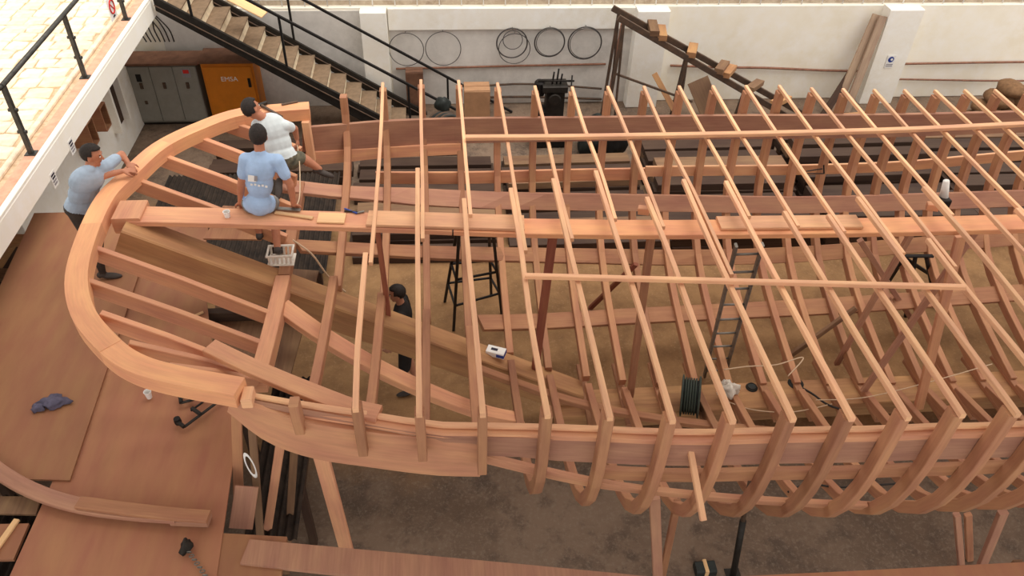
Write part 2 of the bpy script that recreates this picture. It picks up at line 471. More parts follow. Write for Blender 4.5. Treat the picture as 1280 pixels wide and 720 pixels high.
while yy < MY-.05 and nst < 298:
    xx = MX-.37-(0 if row % 2 else .06)
    while xx > -8.6 and nst < 298:
        wv = gx*random.uniform(.8, 1.15)
        g = .012
        x1, x0 = xx-g, xx-wv+g
        y0, y1 = yy+g, min(yy+.30-g, MY)
        j = lambda: random.uniform(-.028, .028)
        cx, cy = (x0+x1)/2, (y0+y1)/2
        pl = [(x0+j(), y0+j()), (cx+j(), y0-abs(j())*.4), (x1+j()*.6, y0+j()), (x1+j()*.4, cy+j()), (x1+j()*.6, y1+j()), (cx+j(), y1+abs(j())*.4), (x0+j(), y1+j()), (x0+j()*.4, cy)]
        zt = MZ+random.uniform(-.004, .008)
        vs = [(cx+(a-cx)*.9, cy+(b-cy)*.9, zt) for a, b in pl]+[(a, b, zt-.012) for a, b in pl]+[(a, b, MZ-.031) for a, b in pl]
        fs = [tuple(range(8))]+[(8+k, 8+(k+1) % 8, (k+1) % 8, k) for k in range(8)]+[(16+k, 16+(k+1) % 8, 8+(k+1) % 8, 8+k) for k in range(8)]
        mesh_obj('paving_stone', vs, fs, random.choice(['stone_warm', 'stone_warm', 'stone_grey', 'stone_pink']), mez)
        nst += 1
        xx -= wv
    yy += .30; row += 1

# railing on the mezzanine edge
ra = thing('railing', (MX-.12, 10, MZ), 'weathered grey steel railing along the paved upper floor edge', 'railing')
RX = MX-.13
ys = [8.58, 10.56, 12.55]
for i, y in enumerate(ys):
    p = beam('post', (RX, y, MZ+.012), (RX, y, MZ+.87), .055, .055, 'steel_rail', ra, up=(0, 1, 0))
    box('base_plate', (RX-.06, y-.06, MZ+.012), (RX+.06, y+.06, MZ+.022), 'steel_rail', ra, .002)
    for zz in (.3, .58):
        tube('rail_stub', [(RX-.05, y, MZ+zz), (RX+.05, y, MZ+zz)], .022, 'steel_rail', ra)
tube('handrail', [(RX, ys[0]-.02, MZ+.885), (RX, 13.0, MZ+.885)], .03, 'steel_rail', ra, 10)
tube('handrail_return', [(RX, ys[0], MZ+.885), (RX-.02, ys[0]-.05, MZ+.87), (RX-.5, ys[0]-.1, MZ+.86)], .03, 'steel_rail', ra, 10)
# no smoking sign tied to the railing
sg = thing('no_smoking_sign', (RX, 12.3, MZ+.35), 'small white no-smoking sign with a red crossed ring on railing', 'sign')
sc = UX(140, 10, RX+.04)
box('plate', (sc.x-.012, sc.y-.13, sc.z-.16), (sc.x, sc.y+.13, sc.z+.16), 'white', sg, .002)
ring('red_ring', (sc.x+.004, sc.y, sc.z+.02), .095, .012, (1, 0, 0), 'red', sg, 28)
beam('red_bar', (sc.x+.004, sc.y-.062, sc.z+.082), (sc.x+.004, sc.y+.062, sc.z-.042), .016, .01, 'red', sg, up=(1, 0, 0), ch=.001)
box('black_dot', (sc.x-.002, sc.y-.04, sc.z-.13), (sc.x+.006, sc.y+.04, sc.z-.105), 'ink', sg, .001)
# printed stickers on the beam face
for (px, py, lab) in ((90, 183, 'small dark printed sticker on white beam beside the vent boxes'), (68, 224, 'small dark printed sticker on white beam beside the leaning man')):
    c = UX(px, py, MX+.004)
    st = thing('sticker', c, lab, 'sticker')
    box('paper', (c.x-.003, c.y-.07, c.z-.1), (c.x, c.y+.07, c.z+.1), 'white', st, .0005)
    for k in range(4):
        box('print_line', (c.x, c.y-.05+.01*(k % 2), c.z+.05-.04*k), (c.x+.002, c.y+.05, c.z+.075-.04*k), 'ink' if k < 2 else 'ink_grey', st, .0004)
# vent boxes on the inner left wall
for i, (px, py, s) in enumerate(((106, 166, .24), (122, 146, .24))):
    c = UX(px, py, -5.6)
    vb = thing('vent_box', c, ['open wooden vent box on wall nearer the white beam sticker', 'open wooden vent box on wall beside the tall niche'][i], 'box')
    for dy in (-s*.5, s*.5): box('side_board', (-5.75, c.y+dy-.012, c.z-.2), (-5.47, c.y+dy+.012, c.z+.2), 'wood_stringer', vb)
    for dz in (-.2, .2): box('end_board', (-5.75, c.y-s*.5, c.z+dz-.012), (-5.47, c.y+s*.5, c.z+dz+.012), 'wood_stringer', vb)
    box('back_board', (-5.75, c.y-s*.48, c.z-.19), (-5.73, c.y+s*.48, c.z+.19), 'wood_dark', vb)
c = UX(148, 150, -5.73)
nb = thing('door_frame', (c.x, c.y, 0), 'dark open doorway frame in the grey wall under the beam', 'frame')
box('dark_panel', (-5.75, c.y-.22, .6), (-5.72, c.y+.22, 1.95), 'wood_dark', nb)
for dy in (-.25, .25): box('jamb', (-5.75, c.y+dy-.035, .6), (-5.61, c.y+dy+.035, 2.0), 'wall_white', nb)
box('lintel', (-5.75, c.y-.285, 1.95), (-5.55, c.y+.285, 2.06), 'wood_clamp', nb)

# ================================================================== STAIRS
SY0, SY1 = 13.45, 14.55
st = thing('staircase', (-2.5, 13.85, 0), 'steel staircase with brown treads and pale risers down from paved floor', 'staircase')
nstep = 15
sx0, sz0, sx1 = -4.55, MZ, -.43
dx = (sx1-sx0)/nstep; dz = sz0/nstep
for i in range(nstep):
    xa = sx0+dx*i; zt = sz0-dz*(i+1)
    if zt < .02: break
    box('tread', (xa-.01, SY0+.03, zt-.03), (xa+dx+.015, SY1-.03, zt), 'tread', st, .004)
    box('riser', (xa-.022, SY0+.03, zt), (xa-.0, SY1-.03, zt+dz-.03), 'riser', st, .003)
sl = -dz/dx
for y in (SY0, SY1):
    d = .03
    hb = .2 if y == SY0 else .12
    v = [(sx0-.1, sz0+.05), (sx0-.1, sz0-hb), (sx1-hb/.68, 0), (sx1+.15, 0), (sx1+.15, .05)]
    vs = [(a, y-d, b) for a, b in v]+[(a, y+d, b) for a, b in v]
    n = len(v)
    fs = [tuple(range(n)), tuple(range(2*n-1, n-1, -1))]+[(i, i+n, (i+1) % n+n, (i+1) % n) for i in range(n)]
    mesh_obj('stringer', vs, fs, 'steel_dark', st)
    beam('flange', (sx0-.1, y-.035, sz0-.1-hb*.5+.1), (sx1+.05, y-.035, .02), .05, .012, 'steel_rust', st)
def stair_rail(y, pa, pb, posts):
    A, B = UY(pa[0], pa[1], y), UY(pb[0], pb[1], y)
    d = (B-A); A2 = A-d*((A.x-(sx0+.3))/d.x) if A.x > sx0+.3 else A
    beam('handrail', A2, B, .045, .045, 'steel_black', st)
    for px in posts:
        zt = A.z+d.z*(px-A.x)/d.x
        zb = max(.02, sz0+sl*(px-sx0)-.1)
        beam('rail_post', (px, y, zb), (px, y, zt), .04, .04, 'steel_black', st, up=(0, 1, 0))
stair_rail(SY0, (310, 0), (570, 137), (-4.1, UY(353, 50, SY0).x, UY(511, 120, SY0).x))
stair_rail(SY1, (380, 0), (640, 140), (-4.1, UY(366, 40, SY1).x, UY(560, 120, SY1).x))
# pale board lying across the upper steps
c = UY(312, 8, 13.85)+V(0, 0, .1)
tag(beam('loose_board', c+V(-.35, .1, .06), c+V(.25, -.05, -.22), .32, .025, 'wood_pale'), 'pale loose board lying on the upper stair steps', 'board')

# ================================================================== CABINETS
CY = 14.3
def cab_pt(px, py): return UY(px, py, CY)
x0, x1 = cab_pt(158, 90).x, cab_pt(246, 90).x
cg = thing('electrical_cabinet', ((x0+x1)/2, CY+.2, 0), 'grey three-door electrical cabinet with small red indicator, beside orange cabinet', 'cabinet')
ztop = 1.24
box('body', (x0, CY, .05), (x1, CY+.45, ztop), 'cabinet_grey', cg, .01)
box('plinth', (x0+.02, CY+.02, 0), (x1-.02, CY+.42, .05), 'steel_dark', cg)
box('top_cover', (x0-.04, CY-.06, ztop), (x1+.06, CY+.5, ztop+.05), 'brown_cover', cg, .01)
wd = (x1-x0)/3
for k in range(3):
    d = box('door', (x0+k*wd+.008, CY-.022, .09), (x0+(k+1)*wd-.008, CY, ztop-.03), 'cabinet_door', cg, .006)
    cxx = x0+(k+.5)*wd
    box('handle', (cxx-.03, CY-.05, .78), (cxx+.02, CY-.022, .9), 'steel_rust', d, .004)
    if k == 0: box('meter', (cxx-.06, CY-.035, .92), (cxx+.03, CY-.022, 1.07), 'steel_black', d, .003)
    if k == 0: box('lock', (cxx-.03, CY-.035, .46), (cxx+.02, CY-.022, .53), 'steel_rust', d, .003)
    if k == 2:
        f = box('label_frame', (cxx-.06, CY-.032, 1.0), (cxx+.1, CY-.022, 1.17), 'ink_grey', d, .002)
        box('indicator', (cxx-.03, CY-.04, 1.08), (cxx+.075, CY-.032, 1.15), 'red', d, .004)
a0, a1 = cab_pt(246, 90).x+.1, cab_pt(318, 90).x
co = thing('orange_cabinet', ((a0+a1)/2, CY+.2, 0), 'orange metal cabinet with pale lettering under the staircase', 'cabinet')
zt2 = 1.28
box('body', (a0, CY-.02, .04), (a1, CY+.5, zt2), 'cabinet_orange', co, .012)
box('top_cover', (a0-.03, CY-.08, zt2), (a1+.03, CY+.52, zt2+.05), 'brown_cover', co, .01)
d = box('door', (a0+.04, CY-.045, .12), (a1-.04, CY-.02, zt2-.08), 'orange_door', co, .008)
box('handle', (a1-.14, CY-.07, .8), (a1-.09, CY-.045, .98), 'steel_black', d, .004)
text_obj('lettering', 'EMSA', .13, ((a0+a1)/2, CY-.048, .96), (math.pi/2, 0, 0), 'white', co)
# cable bundle above the cabinet
cb = thing('cable_bundle', (x0+.3, 14.9, 1.5), 'dark bundle of cables on the wall above the grey cabinet', 'cable')
for k in range(7):
    tt = k*.07
    tube('cable', smooth_pts([(x0+.25+tt*.6, 14.93, 2.0), (x0+.25+tt+random.uniform(-.05, .05), 14.9, 1.85), (x0+.22+tt*1.3, 14.9, 1.65), (x0+.3+tt*1.2, 14.88, 1.43)], 12), .012, 'cable_dark', cb, 6)

# ================================================================== BOAT
ZS = 3.2
XS = [-1.65, -1.2, -.72, -.24, .24, .73, 1.2, 1.67, 2.13, 2.6, 3.06, 3.5, 3.94, 4.38, 4.78, 5.19, 5.6, 6.0, 6.4, 6.81, 7.22, 7.65, 8.08, 8.5, 8.93, 9.36, 9.8]
NX = [-3.6, -1.65, -1.2, -.72, -.24, .24, .73, 1.2, 1.67, 2.13, 2.6, 3.06, 3.5, 3.94, 4.38, 6, 8.2, 10.2]
NYv = [4.6, 4.2, 4.12, 4.05, 3.97, 3.94, 3.90, 3.85, 3.79, 3.76, 3.75, 3.73, 3.71, 3.71, 3.69, 3.68, 3.75, 3.95]
FX = [-3.6, -1.65, -1.2, -.72, -.24, .24, .73, 1.2, 1.67, 2.13, 4.38, 4.76, 5.6, 6.4, 7.2, 8.2, 10.2]
FYv = [8.7, 9.0, 9.22, 9.38, 9.45, 9.42, 9.34, 9.24, 9.2, 9.2, 9.17, 9.09, 9.02, 8.98, 8.97, 8.95, 8.8]
KX = [-3.3, -2.87, -1.79, -.56, .76, 1.38, 2.4, 3.5, 9]
KZ = [3.2, 3.0, 2.42, 1.66, .95, .68, .5, .42, .42]
def Yn(x): return float(np.interp(x, NX, NYv))
def Yf(x): return float(np.interp(x, FX, FYv))
def Yc(x): return (Yn(x)+Yf(x))/2
def Bh(x): return (Yf(x)-Yn(x))/2
def Kz(x): return float(np.interp(x, KX, KZ))
PT = [0, .035, .105, .21, .37, .56, .75, 1.0]
PSs = [.03, .2, .5, .77, .92, .98, 1.0, 1.0]
def hull_pt(x, s_t, side, inset=0.0):
    """point on the rib line; s_t = height fraction 0 keel..1 sheer; side -1 near, +1 far; inset moves inward"""
    b, k = Bh(x), Kz(x)
    o = float(np.interp(s_t, PT, PSs))*b; z = k+s_t*(ZS-k)
    e = .01
    o2 = float(np.interp(min(1, s_t+e), PT, PSs))*b-float(np.interp(max(0, s_t-e), PT, PSs))*b
    z2 = (min(1, s_t+e)-max(0, s_t-e))*(ZS-k)
    nl = math.hypot(o2, z2); nx, nz = -z2/nl, o2/nl      # inward normal in (offset, z)
    o += nx*inset; z += nz*inset
    return Vector((x, Yc(x)+side*o, z)), Vector((0, side*nx, nz))
def inside(p, inset):
    b, k = Bh(p.x), Kz(p.x)
    if p.z > ZS or p.z < k: return False
    s = (p.z-k)/(ZS-k)
    return abs(p.y-Yc(p.x)) < float(np.interp(s, PT, PSs))*b-inset
def hull_hit(px, py, inset, mode):
    """where a sight line enters / leaves the space inside the ribs"""
    r = ray(px, py); t = 4.0; was = False; ent = None; last = None
    while t < 16:
        p = CAM+r*t; i = inside(p, inset)
        if i and ent is None: ent = p
        if i: last = p
        t += .01
    return ent if mode == 'enter' else last
boat = thing('boat_hull', (1.5, 6.5, 0), 'unfinished wooden boat hull of open ribs, planks and cross battens', 'boat')

def stations_curve(s0, s1, n, x, side, inset):
    pts, ups = [], []
    for i in range(n):
        s = s0+(s1-s0)*i/(n-1)
        p, nn = hull_pt(x, s, side, inset); pts.append(p); ups.append(nn)
    return pts, ups
def curve_resample(x, side, inset, s0=0., s1=1., n=12):
    pts, ups = [], []
    raw = [hull_pt(x, s0+(s1-s0)*i/80, side, inset)[0] for i in range(81)]
    acc = [0]
    for i in range(80): acc.append(acc[-1]+(raw[i+1]-raw[i]).length)
    sm = []
    for i in range(n):
        d = acc[-1]*i/(n-1); k = np.searchsorted(acc, d); k = min(max(k, 1), 80)
        f = (d-acc[k-1])/max(1e-6, acc[k]-acc[k-1]); sm.append(raw[k-1].lerp(raw[k], f))
    # one smoothing pass
    q = [sm[0]]+[(sm[i-1]+sm[i]*2+sm[i+1])/4 for i in range(1, n-1)]+[sm[-1]]
    for i in range(n):
        t = unit(q[min(i+1, n-1)]-q[max(i-1, 0)])
        ups.append(Vector((1, 0, 0)).cross(t)*side)
    return q, ups
for x in XS:
    for side in (-1, 1):
        if x < -1.5 and side == -1: continue
        if x < .3 and side == -1:       # short head outside the wide stern plank, lower rib inside it
            if x < -1.3: continue
            zb = 2.62 if x > -1 else 2.85
            zb -= .18 if x > .1 else 0
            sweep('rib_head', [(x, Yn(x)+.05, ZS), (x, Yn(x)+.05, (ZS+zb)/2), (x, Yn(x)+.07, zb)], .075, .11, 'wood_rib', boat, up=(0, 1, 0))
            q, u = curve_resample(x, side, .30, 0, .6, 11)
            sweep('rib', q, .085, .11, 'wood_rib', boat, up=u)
            continue
        if x < -1.5:
            q, u = curve_resample(x, side, .06, .55, 1, 8)
        else:
            q, u = curve_resample(x, side, .06, 0, 1, 14)
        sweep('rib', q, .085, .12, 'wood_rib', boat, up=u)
# ------------- longitudinal planks, taken on the inner face of the ribs
def plank_on_hull(name, pxs, wd, th, mat, mode, inset, ext=None, n=22):
    P = []
    for p in pxs:
        h = hull_hit(p[0], p[1], inset, mode)
        if h is not None: P.append(h)
    P = smooth_pts(P, n)
    ups = []
    for p in P:
        k = Kz(p.x); s = min(1, max(0, (p.z-k)/(ZS-k)))
        side = 1 if p.y > Yc(p.x) else -1
        _, nn = hull_pt(p.x, s, side); ups.append(nn)
    return sweep(name, P, wd, th, mat, boat, up=ups)
I0 = .14
# far side: sheer clamp, then stringers downwards
def along(side, fs, xs, inset, name, wd, th, mat):
    P, U_ = [], []
    for x in xs:
        zc = fs(x); s = (zc-Kz(x))/(ZS-Kz(x))
        p, nn = hull_pt(x, s, side, inset); P.append(p); U_.append(nn)
    return sweep(name, P, wd, th, mat, boat, up=U_)
xr = lambda a, b, n: [a+(b-a)*i/(n-1) for i in range(n)]
def UH(px, py, side, inset):
    """sight line met with the upright topside, a little inside the rib line"""
    y = 9.0 if side > 0 else 4.0
    for _ in range(8):
        p = UY(px, py, y); y = (Yf(p.x)-inset) if side > 0 else (Yn(p.x)+inset)
    return UY(px, py, y)
plank_on_hull('stringer', [(350, 232), (420, 240), (500, 245), (600, 250), (700, 252), (850, 254), (1000, 256), (1150, 252), (1290, 247), (1440, 241)], .24, .05, 'wood_clamp', 'exit', I0)
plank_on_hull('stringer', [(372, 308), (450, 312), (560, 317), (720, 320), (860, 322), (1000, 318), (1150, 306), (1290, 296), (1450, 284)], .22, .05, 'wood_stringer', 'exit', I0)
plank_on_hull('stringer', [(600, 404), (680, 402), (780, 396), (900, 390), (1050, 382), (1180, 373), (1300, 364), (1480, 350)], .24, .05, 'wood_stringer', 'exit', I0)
# plank seen outside the far ribs
P = [UY(px, py, 9.15) for px, py in ((470, 222), (580, 222), (700, 219), (810, 217))]
sweep('outer_plank', smooth_pts(P, 14), .20, .035, 'wood_fresh', boat, up=(0, 1, .1))
P = [UY(px, py, 9.12) for px, py in ((806, 214), (900, 213), (1000, 212), (1120, 208), (1210, 200), (1300, 192), (1420, 182))]
sweep('outer_plank', smooth_pts(P, 16), .17, .035, 'wood_light', boat, up=(0, 1, .1))
# near side: sheer clamp (cap and face), lower stringers
along(-1, lambda x: 2.64+max(0, (-x)*.14), xr(-1.62, 9.9, 38), .15, 'sheer_clamp', .30, .05, 'wood_clamp')
along(-1, lambda x: 2.80+max(0, (-x)*.13), xr(-1.62, 9.9, 38), .17, 'clamp_cap', .055, .10, 'wood_fresh')
along(-1, lambda x: 2.845+max(0, (-x)*.13), xr(-1.62, 9.9, 38), .20, 'clamp_cap', .035, .05, 'wood_light')
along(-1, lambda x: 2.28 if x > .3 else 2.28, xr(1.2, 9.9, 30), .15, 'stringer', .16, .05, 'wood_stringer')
plank_on_hull('stringer', [(606, 572), (680, 590), (760, 606), (860, 618), (960, 626), (1080, 632), (1180, 634), (1290, 632), (1500, 626), (1800, 612)], .11, .05, 'wood_fresh', 'enter', I0)
# wide plank at the stern quarter
def strip(name, top, bot, th, nrm, mat, n=18):
    """plank of varying depth between two edge curves, thickness th along nrm"""
    A, B = smooth_pts(top, n), smooth_pts(bot, n); nv = unit(nrm)*th
    vs, fs, uv = [], [], []; acc = [0]
    for i in range(1, n): acc.append(acc[-1]+(A[i]-A[i-1]).length)
    for i in range(n): vs += [A[i], B[i], B[i]+nv, A[i]+nv]
    wd = [(A[i]-B[i]).length for i in range(n)]
    for i in range(n-1):
        for k in range(4):
            k2 = (k+1) % 4
            fs.append((i*4+k, i*4+k2, (i+1)*4+k2, (i+1)*4+k))
            v0, v1 = (0, .3) if k in (0,) else ((.3, .35) if k == 1 else ((.35, .65) if k == 2 else (.65, .7)))
            uv.append(((acc[i], v0), (acc[i], v1), (acc[i+1], v1), (acc[i+1], v0)))
    fs += [(3, 2, 1, 0), tuple((n-1)*4+k for k in range(4))]; uv += [[(0, 0), (0, .1), (.1, .1), (.1, 0)]]*2
    o = mesh_obj(name, vs, fs, mat, boat, uv)
    bm = bmesh.new(); bm.from_mesh(o.data); bmesh.ops.recalc_face_normals(bm, faces=bm.faces); bm.to_mesh(o.data); bm.free()
    return o
qy = (4.30, 4.24, 4.18, 4.13, 4.1, 4.07)
T = [UY(p, q, y) for (p, q), y in zip(((288, 500), (335, 515), (392, 530), (460, 540), (530, 547), (598, 556)), qy)]
B = [UY(p, q, y+.02) for (p, q), y in zip(((284, 515), (333, 552), (391, 573), (461, 584), (540, 594), (600, 596)), qy)]
strip('quarter_plank', T, B, .05, (0, 1, 0), 'wood_fresh')
ct = [(378, 160), (430, 156), (480, 152), (560, 149), (640, 148), (760, 147), (900, 145), (1100, 144), (1320, 139), (1420, 136)]
cb_ = [(378, 190), (430, 187), (480, 184), (560, 180), (640, 178), (760, 176), (900, 174), (1100, 172), (1320, 164), (1420, 160)]
strip('sheer_clamp', [UH(p, q, 1, .17) for p, q in ct], [UH(p, q, 1, .17) for p, q in cb_], .05, (0, 1, 0), 'wood_clamp', 30)
f0 = [(382, 191), (430, 188), (480, 185), (576, 180)]
f1 = [(382, 208), (430, 203), (480, 198), (576, 193)]
strip('clamp_filler', [UH(p, q, 1, .19) for p, q in f0], [UH(p, q, 1, .20) for p, q in f1], .06, (0, 1, 0), 'wood_fresh', 12)
# bilge stringers sweeping up to the stern on the near half
plank_on_hull('bilge_stringer', [(352, 384), (400, 418), (450, 448), (500, 474), (560, 500), (610, 517), (650, 525)], .2, .08, 'wood_fresh', 'exit', .16)
plank_on_hull('bilge_stringer', [(600, 462), (660, 484), (720, 503), (800, 520), (900, 533), (1000, 542), (1150, 548), (1290, 550), (1500, 550)], .12, .06, 'wood_stringer', 'exit', .16)
P = [UZ(262, 434, 2.95), UZ(320, 462, 2.93), UZ(380, 487, 2.92), UZ(440, 510, 2.92), UZ(474, 518, 2.92)]
sweep('shelf_plank', smooth_pts(P, 14), .16, .06, 'wood_fresh', boat)
# ------------- keel
ka = Vector((-3.22, Yc(-3.2)+.03, 3.0)); kb = Vector((1.55, Yc(1.5), .42))
sweep('keel_timber', [ka, ka.lerp(kb, .33), ka.lerp(kb, .66), kb], .30, .34, 'wood_keel', boat, ch=.015)
box('keelson', (1.25, Yc(4)-.26, .34), (10.2, Yc(6)+.27, .44), 'wood_keel', boat, .01)
box('keel', (1.4, Yc(4)-.1, .0), (10.2, Yc(6)+.1, .34), 'wood_keel', boat, .01)
for x in XS:
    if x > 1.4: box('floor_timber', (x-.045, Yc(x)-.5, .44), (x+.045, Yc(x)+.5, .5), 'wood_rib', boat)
# ------------- taffrail (curved stern rail)
outer = [(386, 127), (300, 135), (240, 155), (190, 180), (150, 215), (120, 245), (97, 290), (81, 345), (88, 394), (118, 434), (152, 460), (202, 477), (292, 494)]
OP = smooth_pts([UZ(p, q, ZS+.02) for p, q in outer], 61)
def offs(P, d):
    out = []
    for i in range(len(P)):
        t = unit(P[min(i+1, len(P)-1)]-P[max(i-1, 0)]); out.append(P[i]+Vector((-t.y, t.x, 0))*d)
    return out
WID = .19
IN = offs(OP, WID)
if (IN[30]-Vector((0, 6.6, ZS))).length > (OP[30]-Vector((0, 6.6, ZS))).length: IN = offs(OP, -WID)
def rail_seg(a, b, z0, z1, mat, name='taffrail'):
    vs, fs, uv = [], [], []; acc = 0
    for i in range(a, b+1):
        if i > a: acc += (OP[i]-OP[i-1]).length
        for p, z in ((OP[i], z0), (OP[i], z1), (IN[i], z1), (IN[i], z0)): vs.append((p.x, p.y, z))
    m = b-a; acc = [0]
    for i in range(a+1, b+1): acc.append(acc[-1]+(OP[i]-OP[i-1]).length)
    hs = [0, z1-z0, z1-z0+WID, 2*(z1-z0)+WID, 2*(z1-z0)+2*WID]
    for i in range(m):
        for k in range(4):
            k2 = (k+1) % 4
            fs.append((i*4+k, (i+1)*4+k, (i+1)*4+k2, i*4+k2)); uv.append(((acc[i], hs[k]), (acc[i+1], hs[k]), (acc[i+1], hs[k+1]), (acc[i], hs[k+1])))
    fs.append((0, 1, 2, 3)); uv.append(((0, 0), (0, .1), (.02, .1), (.02, 0)))
    fs.append((m*4+3, m*4+2, m*4+1, m*4)); uv.append(((0, 0), (0, .1), (.02, .1), (.02, 0)))
    o = mesh_obj(name, vs, fs, mat, boat, uv)
    bm = bmesh.new(); bm.from_mesh(o.data); bmesh.ops.recalc_face_normals(bm, faces=bm.faces); bm.to_mesh(o.data); bm.free()
    return o
for (a, b) in ((0, 14), (14, 29), (29, 46), (46, 60)):
    rail_seg(a, b, ZS-.13, ZS+.02+(.003 if a == 29 else 0), 'wood_rail')
# end block behind the rail and the small post under its far end
e = IN[60].lerp(OP[60], .5)
box('rail_end_block', (e.x+.005, e.y-.08, ZS-.15), (e.x+.09, e.y+.06, ZS-.05), 'wood_light', boat, .008)
e = IN[0].lerp(OP[0], .5)
beam('rail_post', (e.x-.05, e.y-.1, 2.5), (e.x-.05, e.y-.1, ZS-.13), .09, .12, 'wood_light', boat, up=(0, 1, 0))
# stern centre block
p = UZ(146, 262, ZS-.02)
box('stern_block', (p.x-.02, p.y-.16, ZS-.2), (p.x+.26, p.y+.16, ZS-.02), 'wood_fresh', boat, .01)
# transom frame and counter timbers
tf = [UX(355, 352, -1.72), UX(345, 395, -1.72), UX(335, 436, -1.72), UX(323, 482, -1.72)]
sweep('transom_frame', smooth_pts(tf, 10), .15, .17, 'wood_fresh', boat, up=[Vector((0, -.2, 1))]*10)
tfm = [Vector((p.x, 2*Yc(-1.75)-p.y+.05, p.z)) for p in tf]
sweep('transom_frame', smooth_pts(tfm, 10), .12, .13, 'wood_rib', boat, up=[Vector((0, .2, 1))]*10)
def ctim(a, b, w=.06, h=.17, mat='wood_fresh'):
    m = (a+b)/2+Vector((0, 0, .02))
    sweep('counter_timber', [a, m, b], w, h, mat, boat)
ZC = ZS-.13
near_a = [(118, 316), (117, 360), (134, 401), (168, 438), (216, 467)]
near_b = [UX(341, 399, -1.75), UX(332, 437, -1.75), UX(290, 458, -1.95), UX(314, 474, -1.78), UX(318, 482, -1.74)]
for (p, q) in zip(near_a, near_b):
    a = UZ(p[0], p[1], ZC); ctim(a+(a-q).normalized()*.06, q)
far = [((161, 227), Vector((-1.75, 7.15, 2.5))), ((192, 196), Vector((-1.7, 7.55, 2.62))), ((229, 170), Vector((-1.7, 7.95, 2.75))), ((275, 154), Vector((-1.68, 8.4, 2.85)))]
for (p, q) in far:
    ctim(UZ(p[0], p[1], ZC), q)
# ------------- centre plank with butt plates
CPX = [(165, 270), (260, 272), (400, 276), (520, 280), (650, 285), (800, 287), (950, 286), (1100, 284), (1300, 279), (1480, 274)]
def cp_z(x): return float(np.interp(x, [-3.2, -1.5, .5, 3, 9], [3.12, 3.07, 3.02, 2.99, 2.99]))
def cp(px, py):
    z = 3.05
    for _ in range(6): z = cp_z(UZ(px, py, z).x)
    return UZ(px, py, z)
CP = [cp(*p) for p in CPX]
def cseg(i0, i1): return CP[i0:i1+1]
sweep('centre_plank', smooth_pts(cseg(0, 3)+[cp(566, 282)], 10), .27, .06, 'wood_fresh', boat)
sweep('centre_plank', smooth_pts([cp(568, 282), CP[4], CP[5], CP[6], CP[7], CP[8], CP[9]], 14), .27, .06, 'wood_rail', boat)
lift = Vector((0, 0, .05))
sweep('butt_plate', [cp(460, 278)+lift, cp(655, 284)+lift], .25, .035, 'wood_light', boat)
sweep('butt_plate', [cp(897, 284)+lift, cp(1072, 282)+lift], .22, .035, 'wood_light', boat)
# ------------- deck battens: two pieces lapped side by side
BZ = ZS+.028
laps = {  # station index -> (pixel y where far piece ends, pixel y where near piece starts)
    -.72: (330, 318), -.24: (300, 212), .24: (270, 250), .73: (315, 237), 1.2: (300, 225), 1.67: (275, 215), 2.13: (285, 248), 2.6: (345, 226), 3.06: (272, 228), 3.5: (284, 266), 3.94: (291, 270), 4.38: (318, 248), 4.78: (335, 300), 5.19: (270, 235), 5.6: (375, 340), 6.0: (300, 262), 6.4: (320, 290), 6.81: (300, 260), 7.22: (300, 260), 7.65: (300, 260), 8.08: (300, 260), 8.5: (300, 262), 8.93: (310, 260), 9.36: (300, 255), 9.8: (300, 260)}
def y_at_row(x, row):
    lo, hi = 2.5, 11.
    for _ in range(40):
        m = (lo+hi)/2; q = Vector((x, m, BZ))-CAM
        v = 360-FPX*q.dot(_U)/q.dot(_F)
        if v > row: lo = m
        else: hi = m
    return lo
for i, (x, (fe, ns)) in enumerate(laps.items()):
    ye, ysn = y_at_row(x, fe), y_at_row(x, ns)
    o = .027
    a = random.uniform(-.012, .012)
    def bent(A, B, w_, h_):      # slightly sprung lath
        A, B = Vector(A), Vector(B); k1, k2 = random.uniform(-.016, .016), random.uniform(-.016, .016)
        P = [A, A.lerp(B, .33)+V(k1, 0, -.004), A.lerp(B, .67)+V(k2, 0, -.004), B]
        sweep('deck_batten', smooth_pts(P, 9), w_, h_, 'wood_light', boat, ch=.004)
    bent((x+a*.3, Yf(x)+.02, BZ+.008), (x+o+a, ye, BZ-.002), .038, .045)
    bent((x, Yn(x)-.02, BZ+.002), (x-o+a, ysn, BZ), .046, .05)
# long battens laid over the deck battens
P = [UZ(px, py, BZ+.06) for px, py in ((582, 172), (720, 171), (900, 168), (1040, 165), (1160, 161), (1300, 154), (1420, 148))]
sweep('long_batten', smooth_pts(P, 16), .075, .045, 'wood_light', boat)
P = [UZ(px, py, BZ+.06) for px, py in ((656, 345), (930, 352), (1206, 359))]
sweep('long_batten', P, .05, .045, 'wood_light', boat)

# ------------- posts standing under the centre plank, hull shores outside
def post(name, a, b, w, h, mat, label, cat='prop', group=None, up=(0, 1, 0)):
    return tag(beam(name, a, b, w, h, mat, None, up=up), label, cat, group)
def cpx(px, py): return cp(px, py)-Vector((0, 0, .035))
a = cp(692, 287)-V(0, .0, .035); post('centre_post', V(a.x-.1, a.y+.05, .54), a, .09, .06, 'wood_red', 'dark reddish post under the centre plank beside a lapped batten')
a = cp(815, 288)-V(0, 0, .035); post('centre_post', V(a.x+.06, a.y-.1, .54), a, .08, .07, 'wood_rib', 'slim pale post under centre plank between two long battens')
a = cp(1190, 286)-V(0, .16, .035)+V(0, 0, .06); post('centre_post', V(a.x+.35, a.y-.25, .54), a, .11, .05, 'wood_fresh', 'tall pale post nailed to centre plank below the work lamp')
a = cp(1222, 284)-V(0, 0, .035); post('centre_post', V(a.x-.5, a.y-.1, .54), a, .08, .05, 'wood_clamp', 'slanted brown brace rising to centre plank beside the tall pale post')
